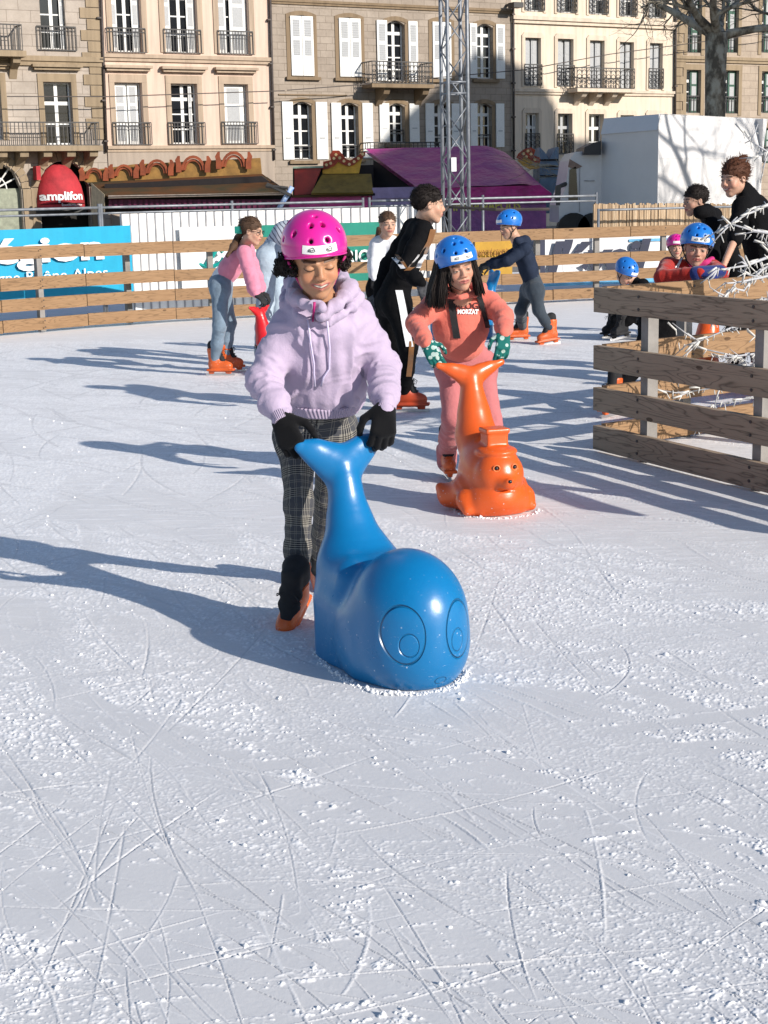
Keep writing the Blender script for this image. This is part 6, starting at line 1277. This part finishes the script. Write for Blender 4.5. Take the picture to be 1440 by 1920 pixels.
m=MB(); m.box(-.03,.03,-.03,.03,-.03,.03,ax=(P(447,431,13.2),A3([1.,0,0]),A3([0,1.,0]),ZU)); m.build('hair_tie',mat('green_scrunchie',(.0,.20,.16),.8),gp['root']); m=MB(); Wp=lambda p:Jp['hc']+gp['M']@A3(p)
for q in (-1,1): m.tube([Wp((.045*q+.02*math.cos(a)*1,.094-.02*abs(math.cos(a))*.3,.004+.016*math.sin(a))) for a in np.linspace(0,6.28,12)],.0028,4,cap=False); m.tube([Wp((.062*q,.086,.008)),Wp((.078*q,.0,.004))],.0028,4)
m.build('glasses',M_BLK,gp['root']); m=MB(); bvq=bvh_of(gp['topV'],gp['topF'])
# waist of white shirt
S=SDF(); S.rc(P(418,522,13.4),P(428,508,13.38),.098,.094,.01,(nrm(Jp['shL']-Jp['shR']),1.30)); V,F=S.mesh(.01); mk('shirt_hem',V,F,WTP,gp['root'],True)
# person in pale denim bending down
Jd=dict(hc=P(590,452,14.0),f=A3([.6,.1,-.8]),neck=P(570,432,14.0),chest=P(548,432,14.0),pel=P(506,478,14.1),shR=P(566,442,13.8),shL=P(566,430,14.3),elR=P(560,500,13.7),elL=P(570,495,14.3),wrR=P(548,550,13.6),wrL=P(560,545,14.2),hipR=P(500,488,13.95),hipL=P(512,484,14.25),knR=P(498,565,13.9),knL=P(524,560,14.2),anR=G(490,690)+A3([0,0,.13]),anL=G(520,684)+A3([0,0,.13]))
STR=None
def stripes():
    m,t,b=new_mat('striped_shirt'); v=coord(t,scale=(1,1,1),rot=(0,R_(35),0)); wv=t.nodes.new('ShaderNodeTexWave'); t.links.new(v,wv.inputs['Vector']); setin(wv,Scale=9,Distortion=2.5,Detail=1); k=math_(t,'GREATER_THAN',wv.outputs['Fac'],.82); t.links.new(mixc(t,k,(.50,.54,.60),(.10,.11,.15)),b.inputs['Base Color']); setin(b,Roughness=.9); return m
gd=simple('person in pale jeans and striped shirt bending over beside the girl in pink',Jd,s=1.05,top=stripes(),pantmat=LJN,pants=[.115,.095,.078,.072,.06],sl=[.062,.056,.05,.046,.036],torso=[(P(514,464,14.1),.100,1.3),(P(535,440,14.05),.115,1.35),(P(556,432,14.0),.105,1.45)],pvox=.010); cap_hair(gd['root'],HDK,Jd['hc'],gd['M'],1.05,.01,thick=.01)
red_aid=local_thing('skating_aid',SV,SF,plastic('red_plastic',(.60,.015,.02)),P(534,688,13.25)*A3([1,1,0]),(.85,-.5),'red skating aid held by the girl in the pink sweater','skating aid'); red_aid.scale=(.85,.85,.85)
# boy in navy pushing the far blue aid
Jn=dict(hc=P(955,424,15.5),f=A3([-.90,-.38,-.25]),neck=P(968,450,15.5),chest=P(985,485,15.5),pel=P(1000,535,15.55),shR=P(975,468,15.75),shL=P(985,466,15.25),elR=P(945,486,15.8),elL=P(952,490,15.2),wrR=P(915,494,15.75),wrL=P(918,499,15.3),hipR=P(992,545,15.68),hipL=P(1004,545,15.42),knR=P(976,582,15.6),knL=P(1010,582,15.4),anR=G(980,638)+A3([0,0,.13]),anL=G(1034,645)+A3([0,0,.13]))
gn=simple('boy in dark navy tracksuit and blue helmet leaning left against the far blue aid',Jn,s=1.02,top=NVY,pantmat=NVP,helmet=M_HB,toeR=A3([-1,-.2,0]),toeL=A3([-.9,-.3,-.1]),handR=(A3([-.9,0,-.3]),A3([-.2,-.2,.9]),1,1.05),handL=(A3([-.9,0,-.3]),A3([-.2,-.2,.9]),-1,1.05),topx=[lambda S:S.chain([P(970,452,15.35),P(985,452,15.5),P(992,458,15.6)],[.04,.05,.04],k=.03)])
# boy in red hoodie leaning on the planks
Jr=dict(hc=P(1309,469,10.35)-frame(A3([-.05,-.97,-.18]),A3([.12,0,1]))@A3([0,.078,.002]),f=A3([-.05,-.97,-.18]),up=A3([.12,0,1]),neck=P(1300,500,10.55),chest=P(1280,520,10.65),pel=P(1235,592,10.9),shR=P(1252,500,10.5),shL=P(1335,503,10.5),elR=P(1241,520,10.15),elL=P(1352,512,10.2),wrR=P(1312,512,9.98),wrL=P(1332,510,10.05),hipR=P(1222,612,10.9),hipL=P(1248,612,10.9),knR=P(1192,690,10.7),knL=P(1232,700,10.8),anR=P(1152,776,10.35),anL=P(1215,790,10.6))
Jr['anR'][2]=.14; Jr['anL'][2]=.14
gr=simple('boy in red hoodie and blue helmet leaning over the plank enclosure',Jr,s=1.02,hvox=.0035,eye='open',skin=(.46,.27,.20),top=REDH,pantmat=M_BK,helmet=M_HB,marks=True,tvox=.008,toeR=A3([-.6,-.8,0]),toeL=A3([-.3,-.9,0]),handR=(A3([1,-.2,-.1]),A3([0,-.5,.85]),-1,1.1),handL=(A3([-1,-.3,-.1]),A3([0,-.5,.85]),1,1.1),glove=DBL,gvox=.005)
S=SDF(); S.rc(P(1305,513,10.0),P(1350,509,10.1),.048,.042,.02); V,F=S.mesh(.008); mk('cuff',V,F,DBL,gr['root'],True); bvr=bvh_of(gr['topV'],gr['topF'])
for o in (0,5): ribbon(bvr,[(1284-o,478+o),(1276-o,490+o),(1270-o,502)],3,WTP,gr['top'],'shoulder_stripe',10.5)
S=SDF(); S.chain([P(1290,488,10.5),P(1300,498,10.42),P(1322,494,10.42),P(1335,486,10.5)],[.02,.022,.024,.02],k=.02); V,F=S.mesh(.008); mk('scarf',V,F,mat('pink_scarf',(.50,.02,.16),.8),gr['root'],True)
# woman in black
Jo=dict(hc=P(1377,333,11.4),f=A3([-.80,-.55,-.22]),neck=P(1400,362,11.5),chest=P(1418,400,11.6),pel=P(1440,520,11.8),shR=P(1418,382,11.95),shL=P(1392,388,11.3),elR=P(1440,450,12.0),elL=P(1378,448,11.15),wrR=P(1400,500,11.9),wrL=P(1352,508,10.95),hipR=P(1450,530,11.9),hipL=P(1425,530,11.7),knR=P(1450,620,11.8),knL=P(1420,620,11.6),anR=G(1450,740)+A3([0,0,.13]),anL=G(1420,745)+A3([0,0,.13]))
go=simple('smiling woman in black with auburn hair tied up, standing at the right',Jo,s=1.12,hvox=.0035,smile=1,teeth=True,eye='narrow',skin=(.50,.29,.205),top=M_BK,pantmat=M_BK,shortL=True,bareL=True,handL=(A3([-.3,-.3,-.9]),A3([-.3,-.9,.3]),1,1.0),sl=[.068,.062,.056,.05,.04],torso=[(P(1434,500,11.75),.13,1.3),(P(1424,440,11.65),.13,1.35),(P(1412,395,11.58),.115,1.45),(P(1402,370,11.5),.07,1.4),(P(1396,356,11.45),.058,1.2)],tvox=.010,group='people by the planks')
cap_hair(go['root'],HRD,Jo['hc'],go['M'],1.12,.006,thick=.009,front=.045,low=-.06,extra=[lambda S:S.ell(Jo['hc']+go['M']@A3([.0,-.10,.10]),(.042,.042,.04),k=.02)])
# boy with short hair behind
Jk=dict(hc=P(1303,376,12.3),f=A3([-.93,-.30,-.15]),neck=P(1322,402,12.4),chest=P(1345,435,12.5),pel=P(1385,520,12.6),shR=P(1340,418,12.75),shL=P(1336,422,12.2),elR=P(1345,480,12.7),elL=P(1338,480,12.1),wrR=P(1335,515,12.6),wrL=P(1335,515,12.0),hipR=P(1390,530,12.7),hipL=P(1382,530,12.5),knR=P(1385,620,12.6),knL=P(1375,620,12.4),anR=G(1385,715)+A3([0,0,.13]),anL=G(1375,720)+A3([0,0,.13]))
gk=simple('boy in black with short shaved side hair facing left behind the red hooded boy',Jk,s=1.0,hvox=.004,top=M_BK,pantmat=M_BK,skin=(.42,.25,.18),group='people by the planks',topx=[lambda S:S.chain([P(1312,398,12.2),P(1324,398,12.35),P(1340,404,12.5)],[.052,.060,.06],k=.03)]); cap_hair(gk['root'],HDK,Jk['hc'],gk['M'],1.0,.006,thick=.006,front=.04,low=-.03,amp=.002,nst=1200,slen=.013,lift=.35)
# small child with pink helmet
Jc=dict(hc=P(1267,464,16.4),f=A3([.05,-.98,-.1]),neck=P(1267,486,16.5),chest=P(1267,510,16.5),pel=P(1267,560,16.5),shR=P(1252,498,16.5),shL=P(1282,498,16.5),elR=P(1248,525,16.4),elL=P(1286,525,16.4),wrR=P(1250,550,16.3),wrL=P(1284,550,16.3),hipR=P(1259,565,16.5),hipL=P(1275,565,16.5),knR=P(1259,600,16.4),knL=P(1275,600,16.4),anR=G(1259,640)+A3([0,0,.12]),anL=G(1275,640)+A3([0,0,.12]))
gc=simple('small child with pink helmet looking out behind the red hooded boy',Jc,s=.88,top=M_BK,pantmat=M_BK,helmet=M_HP,eye='open',sl=[.045,.042,.04,.038,.03],pants=[.08,.06,.05,.045,.04])
# boy sitting on the ice
Jl=dict(hc=P(1172,512,15.6),f=A3([.55,-.55,-.62]),neck=P(1186,524,15.75),chest=P(1200,545,15.8),pel=P(1222,600,16.0),shR=P(1190,538,16.0),shL=P(1206,534,15.5),elR=P(1190,570,15.9),elL=P(1215,565,15.4),wrR=P(1180,590,15.8),wrL=P(1205,592,15.4),hipR=P(1215,606,16.1),hipL=P(1225,606,15.85),knR=P(1180,588,16.0),knL=P(1190,590,15.7),anR=P(1152,606,16.0),anL=P(1168,610,15.7))
gl=simple('boy in black with blue helmet sitting low on the ice behind the planks',Jl,s=.98,top=M_BK,pantmat=M_BK,helmet=M_HB,toeR=A3([-.8,-.4,-.1]),toeL=A3([-.8,-.4,-.1]),bootmat=BLKF)
# ================= WHITE LIGHT BRANCHES INSIDE THE ENCLOSURE =================
LT=mat('frosted_tube',(.60,.59,.56),.5,.1,20); LBK=mat('white_branch',(.50,.50,.52),.7,.25,30,c2=(.30,.31,.33))
lt=thing('light_tree',P(1500,800,8.9)*A3([1,1,0]),'white painted branches hung with small clear light tubes at the right edge','decoration')
rr=random.Random(14); mb=MB(); mt=MB()
def branch(pts,r0,tw=1.):
    pts=[A3(p) for p in pts]; mb.tube(pts,list(np.linspace(r0,r0*.4,len(pts))),6)
    for i in range(len(pts)-1):
        a,b=pts[i],pts[i+1]; L=np.linalg.norm(b-a); n=int(L/.034*tw)
        for k in range(n):
            t=k/n; p=a+(b-a)*t+A3([rr.gauss(0,.008),rr.gauss(0,.008),rr.gauss(0,.008)]); d=nrm(A3([rr.gauss(0,.5),rr.gauss(0,.5),-1.0+rr.gauss(0,.7)])); l=rr.uniform(.02,.055)
            mt.tube([p,p+d*l],.0032,5)
            if rr.random()<.3: mt.tube([p,p+nrm(b-a)*.06+A3([0,0,.008])],.006,5)
B=lambda px,py,Y:P(px,py,Y)
for pts,r in (([B(1500,360,8.7),B(1440,385,8.7),B(1400,402,8.65),B(1372,418,8.6)],.012),([B(1500,440,8.8),B(1440,437,8.7),B(1405,430,8.6),B(1370,420,8.55)],.012),([B(1500,455,8.8),B(1440,482,8.7),B(1400,498,8.6),B(1345,506,8.5)],.014),
 ([B(1500,470,9.0),B(1430,505,8.9),B(1405,530,8.8),B(1395,545,8.7)],.012),([B(1500,500,8.9),B(1430,520,8.8),B(1380,530,8.7),B(1362,556,8.6)],.012),([B(1500,300,9),B(1440,285,8.9),B(1408,265,8.9)],.010),
 ([B(1500,620,8.9),B(1430,600,8.8),B(1370,615,8.7),B(1310,640,8.6)],.012),([B(1500,640,8.9),B(1440,660,8.8),B(1380,668,8.7),B(1300,650,8.7)],.012),([B(1500,700,8.9),B(1420,710,8.8),B(1350,725,8.7),B(1290,735,8.7)],.012),([B(1500,700,9.1),B(1400,680,9.0),B(1330,700,8.9),B(1262,718,8.9)],.010),
 ([B(1500,560,9.0),B(1440,560,8.9),B(1400,575,8.8),B(1340,596,8.8)],.010),([B(1500,750,8.9),B(1430,740,8.8),B(1340,760,8.7)],.010),([B(1480,560,8.8),B(1440,640,8.7),B(1405,690,8.6)],.010),([B(1470,470,8.9),B(1440,560,8.8),B(1432,610,8.8)],.010),([B(1500,420,9.1),B(1450,470,9.0),B(1432,520,8.9)],.010)):
    branch(pts,r*.8)
    for _ in range(5):
        i=rr.randrange(1,len(pts)); p=pts[i]; d=A3([rr.uniform(-.8,.3),rr.uniform(-.2,.2),rr.uniform(-.7,.5)]); branch([p,p+d*.10,p+d*.2+A3([0,0,rr.uniform(-.05,.03)])],r*.5,.9)
mb.build('branches',LBK,lt,True); tag(mt.build('light_tubes',LT,lt,True),kind='stuff')
b0=P(1500,800,8.9)*A3([1,1,0]); m=MB(); m.tube([b0,b0+ZU*1.0+A3([.05,0,0]),b0+ZU*2.0],[.06,.05,.03],9); m.build('trunk',LBK,lt,True)
